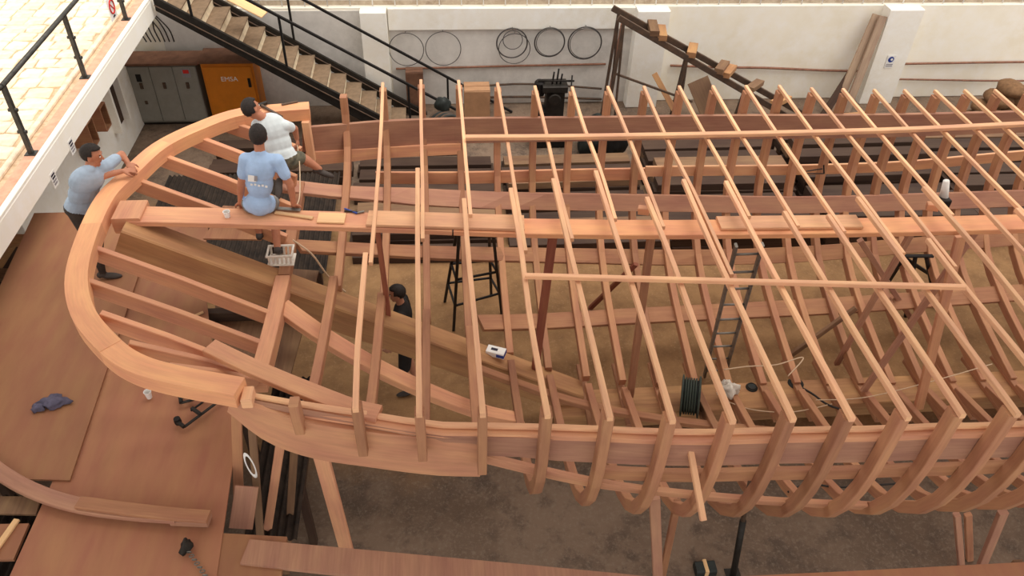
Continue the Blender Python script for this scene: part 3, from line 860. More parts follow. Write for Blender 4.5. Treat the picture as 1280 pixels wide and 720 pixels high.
a = cp(471, 280)-V(0, 0, .035); post('centre_post', V(a.x+.03, a.y+.0, 1.75), a, .05, .09, 'wood_red', 'short dark red post between centre plank and keel timber')

# outside shores
def shore(pt, pb, y, w, h, mat, label, name='hull_shore', cat='prop'):
    A, B = UY(pt[0], pt[1], y), UY(pb[0], pb[1], y)
    post(name, A+(B-A)*(A.z/(A.z-B.z)), A, w, h, mat, label, cat)
shore((401, 568), (434, 690), 4.3, .13, .05, 'wood_fresh', 'wide pale plank leaning under the stern quarter plank')
shore((351, 552), (334, 665), 4.45, .08, .06, 'wood_fresh', 'slim post beside the platform edge under the stern quarter')
shore((368, 560), (361, 668), 4.6, .07, .04, 'wood_old', 'narrow grey-brown post behind the slim post under stern quarter')
shore((818, 622), (822, 716), 4.1, .10, .05, 'wood_clamp', 'reddish upright shore under the hull beside a slanting shore')
shore((847, 626), (829, 714), 4.3, .07, .05, 'wood_stringer', 'thin slanting shore under the hull beside the reddish upright')
sp = thing('steel_prop', (2.2, 4.0, 0), 'dark steel telescopic prop standing under the hull ribs', 'prop')
pa, pb = UY(917, 716, 4.25), UY(938, 600, 4.4)
pa2 = pa+(pa-pb)*(pa.z/(pb.z-pa.z)); 
tube('outer_tube', [pa2, pa2.lerp(pb, .6)], .034, 'steel_dark', sp, 10)
tube('inner_tube', [pa2.lerp(pb, .6), pb], .024, 'steel_rust', sp, 10)
box('foot_plate', pa2+V(-.08, -.08, 0), pa2+V(.08, .08, .012), 'steel_dark', sp, .002)
shore((1196, 643), (1201, 702), 4.1, .06, .06, 'wood_clamp', 'upright shore under the bilge beside a raked shore')
shore((1210, 643), (1212, 702), 4.25, .07, .05, 'wood_fresh', 'pale shore close behind an upright bilge shore')
shore((1254, 640), (1229, 702), 4.05, .09, .06, 'wood_clamp', 'raked brown shore under the bilge ribs')
a, b = UZ(860, 575, 2.5), UZ(880, 646, 2.1)
tag(beam('loose_batten', V(1.93, 4.0, 2.75), V(2.01, 3.5, 2.30), .05, .045, 'wood_light'), 'short loose batten poking out between the hull ribs', 'batten')

# ================================================================== PLATFORM AT THE STERN
PZ = 2.05
def zp(px, py, z=PZ): return UZ(px, py, z)
tag(slab('plywood_sheet', [V(-5.02, 8.45, PZ), V(-3.52, 8.45, PZ), V(-3.30, 4.41, PZ), V(-3.95, 4.47, PZ), V(-4.62, 5.2, PZ), V(-4.85, 6.6, PZ)], .02, 'ply'), 'brown plywood sheet on the platform under the crumpled blue rag', 'plywood')
tag(slab('plywood_sheet', [V(-3.49, 3.1, PZ-.022), V(-1.86, 3.1, PZ-.022), V(-2.0, 5.3, PZ-.022), V(-2.25, 6.0, PZ-.022), V(-3.45, 6.0, PZ-.022), V(-3.45, 4.6, PZ-.022)], .02, 'ply_pink'), 'pinkish plywood sheet on the platform under the clamps and curved rail', 'plywood')
tag(slab('plywood_sheet', [V(-3.5, 6.02, PZ-.03), V(-2.42, 6.02, PZ-.03), V(-2.78, 7.3, PZ-.03), V(-2.9, 8.3, PZ-.03), V(-3.5, 8.3, PZ-.03)], .02, 'ply'), 'brown plywood sheet with shavings below the stern counter timbers', 'plywood')
# joists and legs carrying the platform
pf = thing('platform_frame', (-3.5, 5.6, 0), 'dark timber frame of joists and legs carrying the plywood platform', 'frame')
for y in (3.4, 4.6, 5.6, 6.6, 8.2): beam('joist', (-5.0 if y > 4 else -3.3, y, PZ-.12), (-2.05, y, PZ-.12), .09, .13, 'wood_dark', pf)
for x in (-4.9, -2.15):
    for y in ((4.6 if x < -3 else 3.4), 5.6, 8.2): beam('leg', (x, y, 0), (x, y, PZ-.185), .09, .09, 'wood_dark', pf, up=(0, 1, 0))
tag(slab('filler_board', [V(-4.4, 4.36, PZ-.06), V(-3.52, 4.3, PZ-.06), V(-3.5, 4.12, PZ-.06), V(-4.4, 4.2, PZ-.06)], .022, 'wood_old'), 'grey-brown board beneath the curved rail end at platform gap', 'board')
fb = thing('walkway_board', (-3.7, 3.9, PZ-.06), 'short walkway board with a nailed cleat beside the dark corrugated sheet', 'board')
slab('plank', [V(-4.3, 4.06, PZ-.05), V(-3.52, 4.03, PZ-.05), V(-3.52, 3.70, PZ-.05), V(-4.3, 3.74, PZ-.05)], .03, 'ply', fb)
beam('cleat', V(-3.62, 4.06, PZ-.035), V(-3.70, 3.72, PZ-.035), .05, .03, 'wood_pale', fb)
def corrugated(name, lo, hi, z, label, along_x=True, pitch=.076):
    vs, fs = [], []
    n = int((hi[0]-lo[0])/pitch*8)
    for i in range(n+1):
        xx = lo[0]+(hi[0]-lo[0])*i/n; zz = z+.018*math.sin((xx-lo[0])/pitch*2*math.pi)
        for y in (lo[1], hi[1]): vs += [(xx, y, zz), (xx, y, zz-.004)]
    for i in range(n):
        a, b = i*4, i*4+4
        fs += [(a, b, b+2, a+2), (a+1, a+3, b+3, b+1), (a, a+1, b+1, b), (a+2, b+2, b+3, a+3)]
    fs += [(0, 2, 3, 1), (n*4, n*4+1, n*4+3, n*4+2)]
    return tag(mesh_obj(name, vs, fs, 'corrugated'), label, 'roof sheet')
corrugated('corrugated_sheet', (-5.2, 2.6), (-3.35, 4.5), 1.75, 'black corrugated sheet in the gap beside the platform boards')
corrugated('corrugated_sheet', (-2.0, 4.3), (-1.5, 6.4), 1.1, 'black corrugated sheet under the stern quarter posts')
corrugated('corrugated_sheet', (-4.6, 9.1), (-1.75, 11.8), .42, 'dark corrugated sheets lying behind the curved stern rail')
def rack(xs, y0, y1, zt, label):
    o = thing('sheet_rack', (sum(xs)/len(xs), (y0+y1)/2, 0), label, 'rack')
    for x in xs:
        beam('bearer', (x, y0, zt-.05), (x, y1, zt-.05), .08, .1, 'wood_dark', o)
        for y in (y0+.15, y1-.15): beam('leg', (x, y, 0), (x, y, zt-.1), .08, .08, 'wood_dark', o, up=(0, 1, 0))
rack((-5.1, -3.6), 2.7, 4.3, 1.728, 'dark timber rack under the corrugated sheet beside the platform')
rack((-1.95, -1.55), 4.8, 6.3, 1.078, 'dark timber rack under the corrugated sheet at the stern quarter')
rack((-4.4, -3.1, -1.9), 9.2, 11.7, .398, 'dark timber rack under the sheets behind the stern')
for k, (y, z, m_) in enumerate(((7.0, 1.55, 'wood_old'), (7.35, 1.75, 'wood_dark'), (7.8, 1.62, 'wood_old'), (8.25, 1.8, 'wood_keel'))):
    tag(beam('stored_board', (-7.2, y+.2, z), (-5.12, y-.05, z+.02), .2, .05, m_), 'old board stored under the paved floor beside the platform', 'board', 'boards under the paved floor')
st_ = thing('storage_rack', (-6.2, 7.7, 0), 'dark timber rack holding boards under the paved floor', 'rack')
for x in (-6.9, -5.4):
    for y in (6.9, 8.4): beam('leg', (x, y, 0), (x, y, 1.5), .09, .09, 'wood_dark', st_, up=(0, 1, 0))
    box('bearer', (x-.04, 6.7, 1.42), (x+.04, 8.6, 1.52), 'wood_dark', st_)
# boards in the gap right of the platform
post('gap_board', V(-1.97, 4.35, 1.5), zp(290, 520, 2.6)+V(.02, .1, 0), .09, .03, 'wood_stringer', 'leaning board at the platform edge below the rail end block', 'board')
post('gap_board', V(-1.80, 4.2, 1.2), V(-1.72, 4.6, 2.45), .07, .03, 'wood_old', 'narrow grey-brown lath beside the platform edge', 'board')
post('gap_board', V(-1.86, 4.05, 1.72), V(-1.80, 4.3, 1.98), .20, .03, 'wood_clamp', 'short wide board propped at the platform edge', 'board')
ring('wire_loop', UY(313, 582, 4.3), .035, .006, (.25, 1, .1), 'white', None, 30, 5)
tag(bpy.data.objects['wire_loop'], 'white cable loop hanging beside the platform boards', 'cable')
# curved rail piece lying on the plywood
cr = thing('curved_rail', zp(120, 640), 'curved offcut rail of lapped planks lying on the plywood', 'timber')
P = smooth_pts([zp(-40, 556, PZ+.06), zp(0, 590, PZ+.06), zp(45, 615, PZ+.06), zp(100, 632, PZ+.06), zp(165, 641, PZ+.06), zp(222, 645, PZ+.06)], 22)
sweep('lower_lap', P, .13, .05, 'wood_clamp', cr)
P = smooth_pts([zp(98, 628, PZ+.10), zp(165, 637, PZ+.10), zp(220, 643, PZ+.10), zp(261, 646, PZ+.10)], 14)
sweep('upper_lap', P, .115, .035, 'wood_stringer', cr)
sweep('end_pad', [zp(215, 648, PZ+.03), zp(262, 650, PZ+.03)], .11, .06, 'wood_clamp', cr)
# rag, cups, clamps, chain tool
c = zp(66, 505)
rg = thing('rag', c, 'crumpled blue-grey rag on the plywood sheet', 'cloth')
lump('cloth_fold', c+V(.02, 0, .03), (.13, .075, .05), 'rag_blue', rg, .2, 4, True, 3, 26, 12)
lump('cloth_end', c+V(-.10, -.06, .025), (.06, .05, .038), 'rag_blue', rg, .22, 4, True, 5, 20, 10)
def cup(px, py, z, label):
    c = UZ(px, py, z)
    o = thing('plastic_cup', c, label, 'cup')
    lathe('cup_body', c, [(.024, 0), (.034, .085), (.031, .085), (.022, .008)], 'white', o, seg=16)
    ring('rim', c+V(0, 0, .085), .034, .003, (0, 0, 1), 'white', o, 18)
cup(285, 273, 3.10, 'small white plastic cup on the centre plank by seated man')
cup(187, 497, PZ, 'small white plastic cup on the plywood below the rail')
def gclamp(p, q, label):
    A, B = zp(*p), zp(*q); d = unit(B-A); n = Vector((-d.y, d.x, 0)); z = V(0, 0, .05)
    o = thing('bar_clamp', (A+B)/2, label, 'clamp')
    beam('bar', A+z, B+z, .03, .012, 'steel_dark', o)
    beam('fixed_jaw', A+z, A+z+n*.13, .035, .03, 'steel_dark', o)
    beam('sliding_jaw', A.lerp(B, .42)+z, A.lerp(B, .42)+z+n*.13, .035, .03, 'steel_dark', o)
    tube('screw', [A.lerp(B, .36)+z+n*.11, A.lerp(B, .85)+z+n*.11], .010, 'steel_black', o)
    lathe('grip', A.lerp(B, .02)+n*.11+V(0, 0, .012), [(.03, 0), (.034, .03), (.03, .07)], 'steel_black', o, seg=10)
gclamp((232, 538), (280, 502), 'dark steel bar clamp lying on pink plywood, fully in view')
gclamp((228, 508), (258, 500), 'dark steel bar clamp half under the curved stern rail')
c = zp(236, 694)
ct_ = thing('chain_tool', c, 'small chain hoist with silver chain on the pink plywood', 'tool')
lump('hoist_body', c+V(-.03, .06, .03), (.045, .075, .035), 'steel_dark', ct_, .2, 3, True, 8)
for k in range(9):
    q = c+V(.0+.028*k, .02-.035*k, .012)
    ring('chain_link', q, .018, .005, (0, .4 if k % 2 else 1, 1 if k % 2 else .3), 'steel_grey', ct_, 14)

# scaffold boards in front of the hull
tag(slab('scaffold_board', [V(-1.92, 3.82, PZ-.03), V(-1.38, 3.75, PZ-.03), V(-1.38, 3.32, PZ-.03), V(-1.92, 3.36, PZ-.03)], .035, 'ply'), 'short scaffold board next to the platform under a long board', 'board')
tag(slab('scaffold_board', [zp(312, 674), zp(640, 704), zp(850, 724), zp(850, 760), zp(640, 740), zp(300, 704)], .04, 'wood_clamp'), 'long scaffold board starting by the platform corner', 'board')
tag(slab('scaffold_board', [zp(800, 726, PZ+.045), zp(1060, 714, PZ+.045), zp(1330, 700, PZ+.045), zp(1330, 745, PZ+.045), zp(800, 765, PZ+.045)], .04, 'ply_pink'), 'long pink scaffold board before the midship ribs', 'board')
for x, y, zt, lab in ((-1.6, 3.5, PZ-.07, 'timber trestle under the scaffold boards by the platform corner'), (1.3, 3.0, PZ-.045, 'timber trestle under the meeting scaffold boards'), (4.6, 2.9, PZ+.003, 'timber trestle under the pink scaffold board')):
    o = thing('scaffold_trestle', (x, y, 0), lab, 'trestle')
    for d in (-.16, .16): beam('leg', (x, y+d*1.3, 0), (x, y+d*.6, zt-.08), .07, .07, 'wood_old', o, up=(1, 0, 0))
    beam('head', (x, y-.22, zt-.04), (x, y+.22, zt-.04), .08, .08, 'wood_old', o)

# ================================================================== THINGS IN AND UNDER THE HULL
# steel trestle
tr_ = thing('steel_trestle', UZ(595, 400, 0), 'dark steel trestle stool standing in the hull under centre plank', 'trestle')
tops = [UY(574, 288, 7.7), UY(616, 288, 7.7), UY(572, 284, 8.1), UY(611, 284, 8.1)]
feet = [UZ(567, 413, 0.0), UZ(627, 392, 0.0), UZ(556, 377, 0.0), UZ(614, 368, 0.0)]
for a, b in zip(tops, feet): beam('leg', b, a, .04, .04, 'steel_dark', tr_, up=(0, 1, 0))
for f in (.28, .55):
    L = [b.lerp(a, f) for a, b in zip(tops, feet)]
    beam('rung', L[0], L[1], .03, .03, 'steel_black', tr_); beam('rung', L[2], L[3], .03, .03, 'steel_black', tr_); beam('rung', L[0], L[2], .03, .03, 'steel_black', tr_); beam('rung', L[1], L[3], .03, .03, 'steel_black', tr_)
beam('top_bar', tops[0].lerp(tops[2], .5)+V(-.05, 0, 0), tops[1].lerp(tops[3], .5)+V(.05, 0, 0), .1, .04, 'steel_black', tr_)
# second trestle and ladder further right
lad = thing('ladder', UZ(895, 470, 0), 'grey aluminium ladder leaning inside the hull behind the battens', 'ladder')
la, lb = UZ(893, 470, .05), cp(932, 292)-V(0, .15, .03)
for o_ in (-.14, .14): beam('stile', la+V(o_, 0, 0), lb+V(o_, 0, 0), .03, .06, 'steel_grey', lad, up=(0, 1, 0))
for k in range(9):
    q = la.lerp(lb, (k+.5)/9); tube('rung', [q+V(-.14, 0, 0), q+V(.14, 0, 0)], .014, 'steel_grey', lad, 6)
tr2 = thing('steel_trestle', UZ(1140, 380, 0), 'dark splayed steel trestle in the hull beside tall pale post', 'trestle')
for k, (px, py) in enumerate(((1098, 372), (1132, 396), (1170, 384), (1192, 362))):
    f_ = UZ(px, py, .0); t_ = UY(1130+14*(k % 3), 322, 8.1); beam('leg', f_, t_, .05, .04, 'steel_black', tr2, up=(0, 1, 0))
beam('top_bar', UY(1122, 320, 8.1), UY(1166, 320, 8.1), .06, .03, 'steel_black', tr2)
def brace(p, q, z0, z1, mat, label):
    post('inner_brace', UZ(p[0], p[1], z0), UZ(q[0], q[1], z1), .07, .05, mat, label, 'brace')
brace((738, 385), (795, 330), .02, 1.2, 'wood_red', 'dark red brace slanting under the stringer behind centre plank')
brace((1046, 455), (1140, 290), .3, 2.9, 'wood_clamp', 'brown brace slanting across the ribs by the dark trestle')
brace((980, 450), (1070, 385), .3, 1.1, 'wood_old', 'grey brace slanting low behind the long batten')
brace((1140, 400), (1075, 300), .2, 2.2, 'wood_clamp', 'brown plank leaning inside the far ribs under lapped battens')
# glove box on the keel timber
c = UZ(620, 443, 1.17)
gb = thing('glove_box', c, 'white and blue cardboard box lying on the keel timber', 'box')
ang = math.radians(-22); ux = V(math.cos(ang), math.sin(ang), 0); uy = V(-math.sin(ang), math.cos(ang), 0)
beam('carton', c-ux*.11+V(0, 0, .04), c+ux*.11+V(0, 0, .04), .12, .08, 'white', gb)
beam('blue_band', c+ux*.02+V(0, 0, .04)-uy*.002, c+ux*.112+V(0, 0, .04)-uy*.002, .125, .05, 'blue_print', gb)
beam('opening', c-ux*.06+V(0, 0, .081), c+ux*.02+V(0, 0, .081), .04, .003, 'ink', gb)
# cable reel, bag, discs on the keelson
c = UZ(858, 513, .42)
rl = thing('cable_reel', c, 'dark green-black cable reel standing on edge on the keelson', 'reel')
ax = V(.93, -.30, .1).normalized(); cc = c+V(0, 0, .262)
lathe('drum', cc-ax*.09, [(.20, 0), (.20, .18)], 'rubber', rl, axis=ax, seg=26)
for f in (-.11, .09):
    lathe('flange', cc+ax*f, [(.22, 0), (.255, .006), (.255, .022), (.22, .028)], 'reel_green', rl, axis=ax, seg=28)
for k in range(5):
    ring('cable_turn', cc+ax*(-.06+.03*k), .215, .012, ax, 'reel_green', rl, 28)
c = UZ(909, 492, .54)
bgp = thing('plastic_bag', c, 'crumpled white plastic bag on the keelson by cable reel', 'bag')
lump('bag_body', c+V(0, 0, .07), (.11, .10, .11), 'bag_white', bgp, .3, 4, True, 4, 24, 12)
lump('bag_neck', c+V(-.06, .02, .16), (.04, .03, .07), 'bag_white', bgp, .3, 4, False, 6)
for (px, py, r, lab) in ((939, 486, .075, 'small black disc on the keelson near the white bag'), (994, 481, .10, 'larger black disc joined to a dark cable on the keelson')):
    c = UZ(px, py, .42)
    o = thing('ground_lamp', c, lab, 'lamp'); lathe('housing', c, [(r, 0), (r, .03), (r*.8, .05)], 'rubber', o); ring('bezel', c+V(0, 0, .05), r*.7, .008, (0, 0, 1), 'steel_dark', o, 20)
def cable(pxs, zs, r, mat, label):
    P = [UZ(p[0], p[1], z) for p, z in zip(pxs, zs)]
    tag(tube('cable', smooth_pts(P, 30), r, mat, None, 6), label, 'cable')
cable([(995, 481), (1015, 492), (1035, 506), (1060, 514)], [.47, .5, .56, .6], .014, 'cable_dark', 'thick dark cable running from the larger disc')
cable([(905, 462), (935, 458), (970, 456), (1004, 447), (985, 470)], [.9]*5, .008, 'cable_pale', 'pale wire strung between the ribs above the keelson')
cable([(905, 500), (940, 512), (990, 515), (1040, 505)], [.56]*4, .007, 'cable_pale', 'pale wire sagging below the two discs')
cable([(985, 615), (1010, 605), (1045, 609), (1085, 607), (1130, 604)], [1.0]*5, .012, 'cable_dark', 'dark cable looping low behind the bilge ribs')
cable([(1020, 500), (1080, 497), (1160, 478), (1240, 455)], [.62]*4, .007, 'cable_pale', 'long pale wire lying over floor timbers')
cable([(366, 300), (390, 318), (410, 345), (432, 365)], [2.7, 2.5, 2.1, 1.9], .010, 'cable_pale', 'white power cord hanging from white crate into the hull')
c = UZ(880, 714, .0)
eb = thing('power_box', c, 'small black power box on the floor beside the steel prop', 'box')
box('case', c+V(-.11, -.07, 0), c+V(.11, .07, .11), 'rubber', eb, .02); box('strap', c+V(-.02, -.075, .02), c+V(.02, .075, .118), 'wood_pale', eb, .003)
# white crate / sander at the seated man's foot
c = UZ(352, 326, 2.45)
wc = thing('white_basket', c, 'white slotted plastic basket on the keel by seated man', 'basket')
for k in range(6):
    a = c+V(-.12+.045*k, -.05, 0); beam('slat', a, a+V(.01, -.02, .11), .022, .010, 'bag_white', wc, up=(0, 1, 0))
    beam('slat', a+V(0, .16, 0), a+V(.01, .16, .11), .022, .010, 'bag_white', wc, up=(0, 1, 0))
box('rim', c+V(-.14, -.08, .10), c+V(.14, -.06, .125), 'bag_white', wc); box('rim', c+V(-.14, .11, .10), c+V(.14, .13, .125), 'bag_white', wc)
box('rim', c+V(-.14, -.06, .10), c+V(-.12, .11, .125), 'bag_white', wc); box('rim', c+V(.12, -.06, .10), c+V(.14, .11, .125), 'bag_white', wc)
box('floor_plate', c+V(-.14, -.08, -.012), c+V(.14, .13, .0), 'bag_white', wc)
# things on the centre plank
def on_plank(px, py, dz=.032): return cp(px, py)+V(0, 0, dz)
a, b = on_plank(398, 278), on_plank(432, 279)
tag(beam('wood_offcut', a+V(0, .02, .012), b+V(0, .02, .012), .17, .022, 'wood_pale'), 'pale square plank offcut on the centre plank beside pliers', 'board')
a, b = on_plank(345, 270), on_plank(392, 277)
tag(beam('wood_lath', a+V(0, .0, .012), b+V(0, .0, .012), .045, .02, 'wood_pale'), 'pale lath lying on the centre plank by the seated man', 'lath')
hp = thing('hand_saw', on_plank(360, 270), 'grey hand saw lying on the centre plank by the seated man', 'tool')
a, b = on_plank(336, 268), on_plank(376, 271)
beam('blade', a+V(0, .05, .02), b+V(0, .05, .02), .05, .006, 'steel_grey', hp); beam('handle', a+V(-.02, .05, .015), a+V(.07, .05, .015), .06, .028, 'steel_rust', hp)
pl = thing('pliers', on_plank(440, 268), 'blue-grey pliers lying on centre plank beside pale offcut', 'tool')
a, b = on_plank(431, 268), on_plank(447, 271)
beam('handle', a+V(0, .04, .012), b+V(0, .0, .012), .018, .016, 'blue_print', pl); beam('handle', a+V(0, -.0, .012), b+V(.01, .02, .012), .018, .016, 'steel_dark', pl); beam('jaw', b+V(0, .01, .012), b+V(.07, .03, .012), .025, .014, 'steel_grey', pl)
# little wedges on the battens
for k, (px, py, lab) in enumerate(((804, 273, 'small wooden wedge block on centre plank over slim post'), (1164, 268, 'small wooden wedge block on centre plank beside work lamp'))):
    c = on_plank(px, py); tag(beam('wedge_block', c+V(-.05, .06, .04), c+V(.06, .02, .05), .08, .08, 'wood_fresh'), lab, 'block')
# steel square hung on the ribs and nail bars
sq = thing('square_rule', UY(1010, 214, 8.7), 'dark steel square resting at the far ribs', 'tool')
a, b, d = UY(1004, 217, 8.8), UY(1030, 217, 8.8), UY(1028, 211, 8.8)
beam('blade', a, b, .02, .008, 'steel_black', sq); beam('tongue', b, d+V(0, 0, .06), .02, .008, 'steel_black', sq, up=(0, 1, 0)); beam('stock', UY(1008, 214, 8.8), d, .02, .008, 'steel_black', sq)
# work lamp with white tube
wlp = thing('work_lamp', UY(1178, 262, 7.2), 'white tube work lamp with dark hood clipped above centre plank', 'lamp')
a, b = UY(1179, 250, 7.35), UY(1183, 226, 7.35)
tube('tube_shade', [a, b], [.055, .035], 'white', wlp, 12)
q = UY(1178, 252, 7.3); box('hood', q+V(-.09, -.05, -.06), q+V(.08, .06, .04), 'steel_dark', wlp, .01)
tube('stem', [q+V(0, 0, -.06), cp(1183, 275)+V(0, .1, .03)], .012, 'steel_black', wlp, 8)

# shavings, sheets, sticks on the stern sheet
for k, (p, q, lab) in enumerate((((262, 360), (290, 355), 'thin pale offcut stick on the dark floor beside the keel timber'), ((270, 372), (295, 352), 'thin pale stick crossing another beside the keel timber'), ((236, 398), (254, 390), 'short pale stick on plywood between two counter timbers'))):
    tag(beam('offcut_stick', UZ(p[0], p[1], PZ-.01), UZ(q[0], q[1], PZ-.01), .03, .02, 'wood_pale'), lab, 'stick')
c = UZ(237, 337, PZ)
ps = thing('paper_sheet', c, 'yellowed paper notice on plywood beside the keel timber', 'paper')
beam('paper', c+V(-.13, .02, -.006), c+V(.14, .0, -.006), .16, .004, 'wood_pale', ps); beam('printed_panel', c+V(-.11, .02, -.003), c+V(.12, .0, -.003), .12, .003, 'wood_keel', ps)
tag(slab('loose_sheet', [V(-2.42, 5.75, PZ-.195), V(-1.62, 5.75, PZ-.195), V(-1.5, 7.4, PZ-.195), V(-2.7, 7.6, PZ-.195)], .02, 'wood_old'), 'dull plywood sheet below the keel timber at the stern', 'plywood')
tag(beam('bent_sheet_support', V(-2.35, 5.8, PZ-.267), V(-2.5, 7.5, PZ-.267), .07, .1, 'wood_dark'), 'dark bearer under the dull plywood sheet at stern', 'bearer')
tag(slab('loose_sheet', [V(-2.75, 7.5, 2.3), V(-2.1, 7.45, 2.3), V(-1.95, 8.05, 2.3), V(-2.65, 8.15, 2.3)], .02, 'wood_stringer'), 'small pinkish sheet lying between the far counter timbers', 'plywood')
tag(beam('bent_sheet_support', V(-2.7, 7.8, 2.22), V(-2.0, 7.75, 2.22), .08, .11, 'wood_dark'), 'dark bearer under the small pinkish stern sheet', 'bearer')

# ================================================================== ALONG THE BACK WALL
for k, (px, py, R_, lab) in enumerate(((508, 62, .335, 'faint thin steel hoop on the wall nearest the stair pillar'), (554, 61, .345, 'thin steel hoop hung second from the stair pillar'), (640, 54, .30, 'steel hoop with a smaller one inside it, on wall'), (643, 61, .31, 'thin pale steel hoop overlapping a darker hoop'), (687, 53, .295, 'thick dark steel hoop between two groups of hoops'), (731, 54, .33, 'thick dark steel hoop hung nearest the sloping ramp'), (641, 50, .19, 'small steel hoop hung inside a larger one'))):
    c = UY(px, py, WY-.10-.012*k)
    hp = thing('steel_hoop', c, lab, 'hoop')
    ring('band', c, R_, .014 if k in (2, 4, 5) else .008, (0, 1, 0), 'hoop_steel', hp, 48)
    if k in (4, 5): ring('band', c+V(.012, -.02, .005), R_-.02, .007, (0, 1, .02), 'hoop_steel', hp, 48)
    tube('nail', [c+V(0, .005, R_), V(c.x, WY-.02, c.z+R_)], .006, 'steel_dark', hp, 6)
# inclined ramp of two steel rails with wooden chocks
rp = thing('sloping_ramp', UY(860, 130, 13.6)+V(0, 0, -.3), 'rusty steel sloping ramp carrying wooden chocks against the wall', 'ramp')
NYr, FYr = 13.55, 13.95
na, nb_ = UY(773, 22, NYr), UY(985, 146, NYr)
fa, fb_ = UY(766, 10, FYr), UY(996, 138, FYr)
for a, b in ((na, nb_), (fa, fb_)):
    e = a+(b-a)*((a.z-.05)/(a.z-b.z)) if b.z > .05 else b
    beam('rail', a, e, .06, .11, 'steel_rust', rp)
for k, f in enumerate((.30, .245, .51, .72, .77, .96, 1.16)):
    p, q = na.lerp(nb_, f*.78), fa.lerp(fb_, f*.80)
    beam('chock', p.lerp(q, -.1)+V(0, 0, .10), p.lerp(q, 1.2)+V(-.02, 0, .12), .17, .10, 'wood_old' if k % 2 else 'wood_keel', rp, up=(0, 0, 1))
for f in (.03, .38, .72):
    for a, b in ((na, nb_), (fa, fb_)):
        t = a.lerp(b, f); beam('leg', V(t.x-.12, t.y, 0), t, .05, .05, 'steel_rust', rp, up=(0, 1, 0)); beam('leg', V(t.x+.06, t.y, 0), t, .04, .04, 'steel_rust', rp, up=(0, 1, 0))
beam('cross_tie', na.lerp(nb_, .03)+V(-.05, 0, -1.0), na.lerp(nb_, .45)+V(0, 0, -.75), .04, .04, 'steel_rust', rp)
tag(beam('rust_bar', UY(778, 30, 14.4), V(UY(772, 60, 14.4).x-.1, 14.3, .0), .06, .06, 'pipe_brown', up=(0, 1, 0)), 'rust-red upright bar behind the top of the ramp', 'bar')
# boards leaning beneath the ramp
post('leaning_board', V(UY(880, 130, 14.2).x+.2, 13.3, .0), UY(872, 100, 14.3), .42, .03, 'wood_old', 'wide brown board leaning under the sloping ramp', 'board')
post('leaning_board', V(UY(836, 132, 14.0).x+.35, 13.3, .0), UY(818, 92, 14.3), .11, .04, 'wood_keel', 'short light stick leaning under the sloping ramp', 'board')
for k, (pt, pb, lab, mt) in enumerate((((1096, 18), (1045, 135), 'longest grey-brown plank leaning on wall beside the pillar', 'wood_weathered'), ((1104, 20), (1058, 138), 'second long plank leaning on wall beside the pillar', 'wood_weathered'), ((1064, 90), (1032, 140), 'short plank leaning on wall left of two long planks', 'wood_dark'))):
    A = UY(pt[0], pt[1], 14.85-.09*k); B = UY(pb[0], pb[1], 14.4-.09*k); B2 = A+(B-A)*((A.z)/(A.z-B.z))
    post('leaning_plank', B2, A, .17, .05, mt, lab, 'plank')
# blue circular safety sign on the pillar
c = UY(1113, 76, WY-.305)
sgn = thing('safety_sign', c, 'small white sign with a blue disc on wall pillar', 'sign')
box('plate', c+V(-.09, -.006, -.15), c+V(.09, -.0, .12), 'white', sgn, .001)
lathe('blue_disc', c+V(0, -.006, .03), [(.062, 0), (.062, .003)], 'blue_print', sgn, axis=(0, -1, 0), seg=26)
lathe('white_mark', c+V(.015, -.0095, .03), [(.026, 0), (.022, .003)], 'white', sgn, axis=(0, -1, 0), seg=14)
for k in range(2): box('print_line', c+V(-.07, -.009, -.085-.035*k), c+V(.07, -.006, -.065-.035*k), 'ink_grey', sgn, .0005)
# black drilling machine
mc = UY(690, 120, 13.4); mc.z = 0
m_ = thing('drill_machine', mc, 'black workshop machine with levers standing by the back wall', 'machine')
box('base', mc+V(-.38, -.25, 0), mc+V(.36, .25, .35), 'steel_black', m_, .03)
box('column', mc+V(-.12, -.12, .35), mc+V(.22, .14, 1.12), 'steel_dark', m_, .03)
box('housing', mc+V(-.36, -.18, .35), mc+V(-.10, .16, .72), 'steel_black', m_, .03)
box('head', mc+V(-.20, -.18, 1.1), mc+V(.26, .16, 1.24), 'steel_dark', m_, .02)
lathe('motor', mc+V(-.24, 0, 1.0), [(.09, 0), (.10, .05), (.10, .24), (.07, .28)], 'steel_black', m_, seg=18)
for k, (dx_, h) in enumerate(((-.02, .28), (.06, .34), (.13, .24))): tube('lever', [mc+V(dx_, -.05, 1.22), mc+V(dx_+.02, -.08, 1.2+h)], .016, 'steel_black', m_, 8)
tube('feed_shaft', [mc+V(.33, -.1, .3), mc+V(.33, -.1, 1.42)], .014, 'steel_black', m_, 8)
tube('cross_arm', [mc+V(-.28, -.05, 1.3), mc+V(.38, -.08, 1.3)], .02, 'steel_dark', m_, 8)
lathe('hand_wheel', mc+V(.02, -.22, 1.0), [(.10, 0), (.12, .012), (.10, .025)], 'steel_dark', m_, axis=(0, -1, 0), seg=18)
